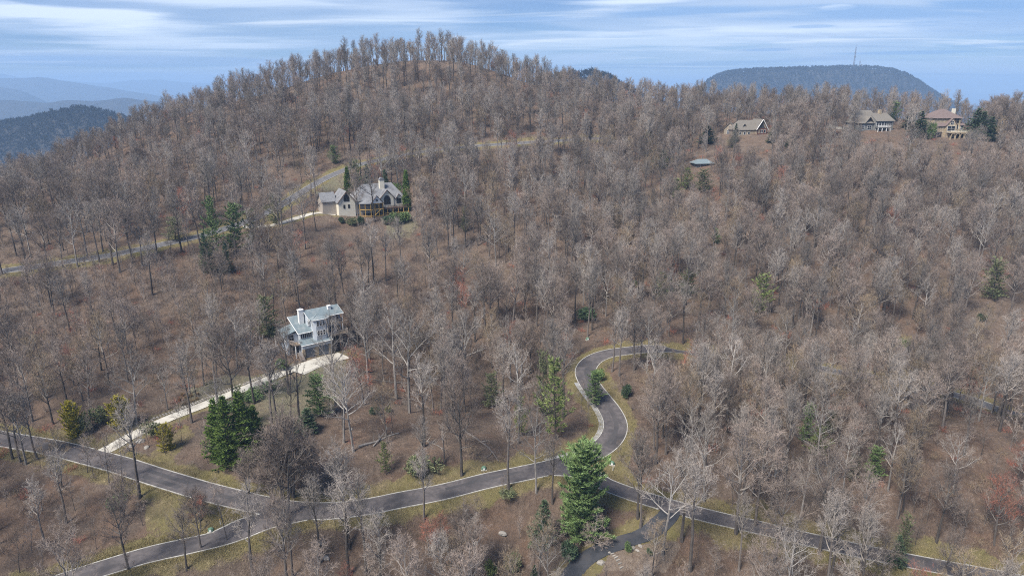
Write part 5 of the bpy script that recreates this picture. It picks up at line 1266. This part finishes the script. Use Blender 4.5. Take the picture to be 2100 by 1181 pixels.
def pedestal(u, v, rz, label):
    p = gp(u, v); o = empty('utility_box', (p[0], p[1], hz(p[0], p[1])), rz); tag(o, label, 'utility box', 'green utility boxes beside the roads')
    b = MB(); pr = [(-0.1,0.42),(0.35,0.45),(0.62,0.38),(0.78,0.22),(0.82,0.02)]
    vs = [(r_*1.3*math.cos(6.283*k/10), r_*math.sin(6.283*k/10), z) for z, r_ in pr for k in range(10)]
    b.add(vs, [(i*10+k, i*10+(k+1) % 10, (i+1)*10+(k+1) % 10, (i+1)*10+k) for i in range(4) for k in range(10)]+[tuple(40+k for k in range(10))]); b.build('dome', M['green_paint'], o)
    MB().box(-0.6,0.6,-0.5,0.5,-0.3,0.03).build('base', M['concrete'], o); MB().box(-0.2,0.2,-0.5,-0.42,0.1,0.5).build('label_plate', M['white'], o)
pedestal(992,951,0.2,'green domed utility box on the uphill side of the main road'); pedestal(1255,955,-0.2,'green domed utility box on the grass beside the junction pine')
pedestal(432,1081,0.1,'green domed utility box in the grassy wedge between roads'); pedestal(1205,697,0.3,'green domed utility box above the upper hairpin')
def marker(u, v, label):
    p = gp(u, v); o = empty('marker_post', (p[0], p[1], hz(p[0], p[1]))); tag(o, label, 'marker post', 'white marker posts')
    MB().tube([(0,0,-0.2),(0,0,1.15)], [0.06,0.06], 6).build('post', M['white'], o); MB().tube([(0,0,1.0),(0,0,1.22)], [0.075,0.075], 6).build('cap', M['yellow_wood'], o)
marker(452,1073,'white marker post in the grassy wedge'); marker(1257,964,'white marker post beside the junction utility box')
gr = empty('guard_rail', (0,0,0)); pts = [Vector(gp(u, v)) for u, v in ((690,742),(650,758),(610,775),(570,792),(530,808),(490,824))]
o0 = pts[0].copy(); gr.location = o0; tag(gr, 'low dark rail along the downhill edge of the concrete driveway', 'railing')
b = MB()
for p, q in zip(pts[:-1], pts[1:]): b.bar(p-o0+Vector((0,0,0.7)), q-o0+Vector((0,0,0.7)), 0.05)
b.build('rail', M['brown_wood'], gr)
for p in pts: post(gr, p.x-o0.x, p.y-o0.y, p.z-o0.z-0.2, p.z-o0.z+0.75, 'brown_wood', 0.06)
# pale retaining wall by the ridge houses
wp = [Vector(gp(u, v)) for u, v in ((1702,262),(1718,266),(1735,267),(1750,263))]
rw = empty('retaining_wall', wp[0]); tag(rw, 'pale low retaining wall left of the grey shingle house', 'wall')
for p, q in zip(wp[:-1], wp[1:]):
    a, c = p-wp[0], q-wp[0]; nn = Vector((-(c-a).y, (c-a).x, 0)).normalized()*0.2
    MB().add([a-nn+Vector((0,0,-0.5)), c-nn+Vector((0,0,-0.5)), c+nn+Vector((0,0,-0.5)), a+nn+Vector((0,0,-0.5)), a-nn+Vector((0,0,1.5)), c-nn+Vector((0,0,1.5)), c+nn+Vector((0,0,1.5)), a+nn+Vector((0,0,1.5))],
             [(0,3,2,1),(4,5,6,7),(0,1,5,4),(1,2,6,5),(2,3,7,6),(3,0,4,7)]).build('wall_segment', M['concrete'], rw)

# ------------------------------------------------------------------ haze
hm = bpy.data.materials.new('haze'); hm.use_nodes = True; hn = hm.node_tree.nodes; hn.clear()
hv = hn.new('ShaderNodeVolumePrincipled'); ho = hn.new('ShaderNodeOutputMaterial'); hm.node_tree.links.new(hv.outputs[0], ho.inputs['Volume'])
hv.inputs['Color'].default_value = (0.43, 0.66, 1.0, 1); hv.inputs['Density'].default_value = 1.5e-4
hv.inputs['Anisotropy'].default_value = 0.0
hb = MB().box(-20000, 20000, -6000, 22000, -310, 316).build('haze', hm); tag(hb, 'thin blue haze in the air over hills and valley', 'haze', None, 'stuff')
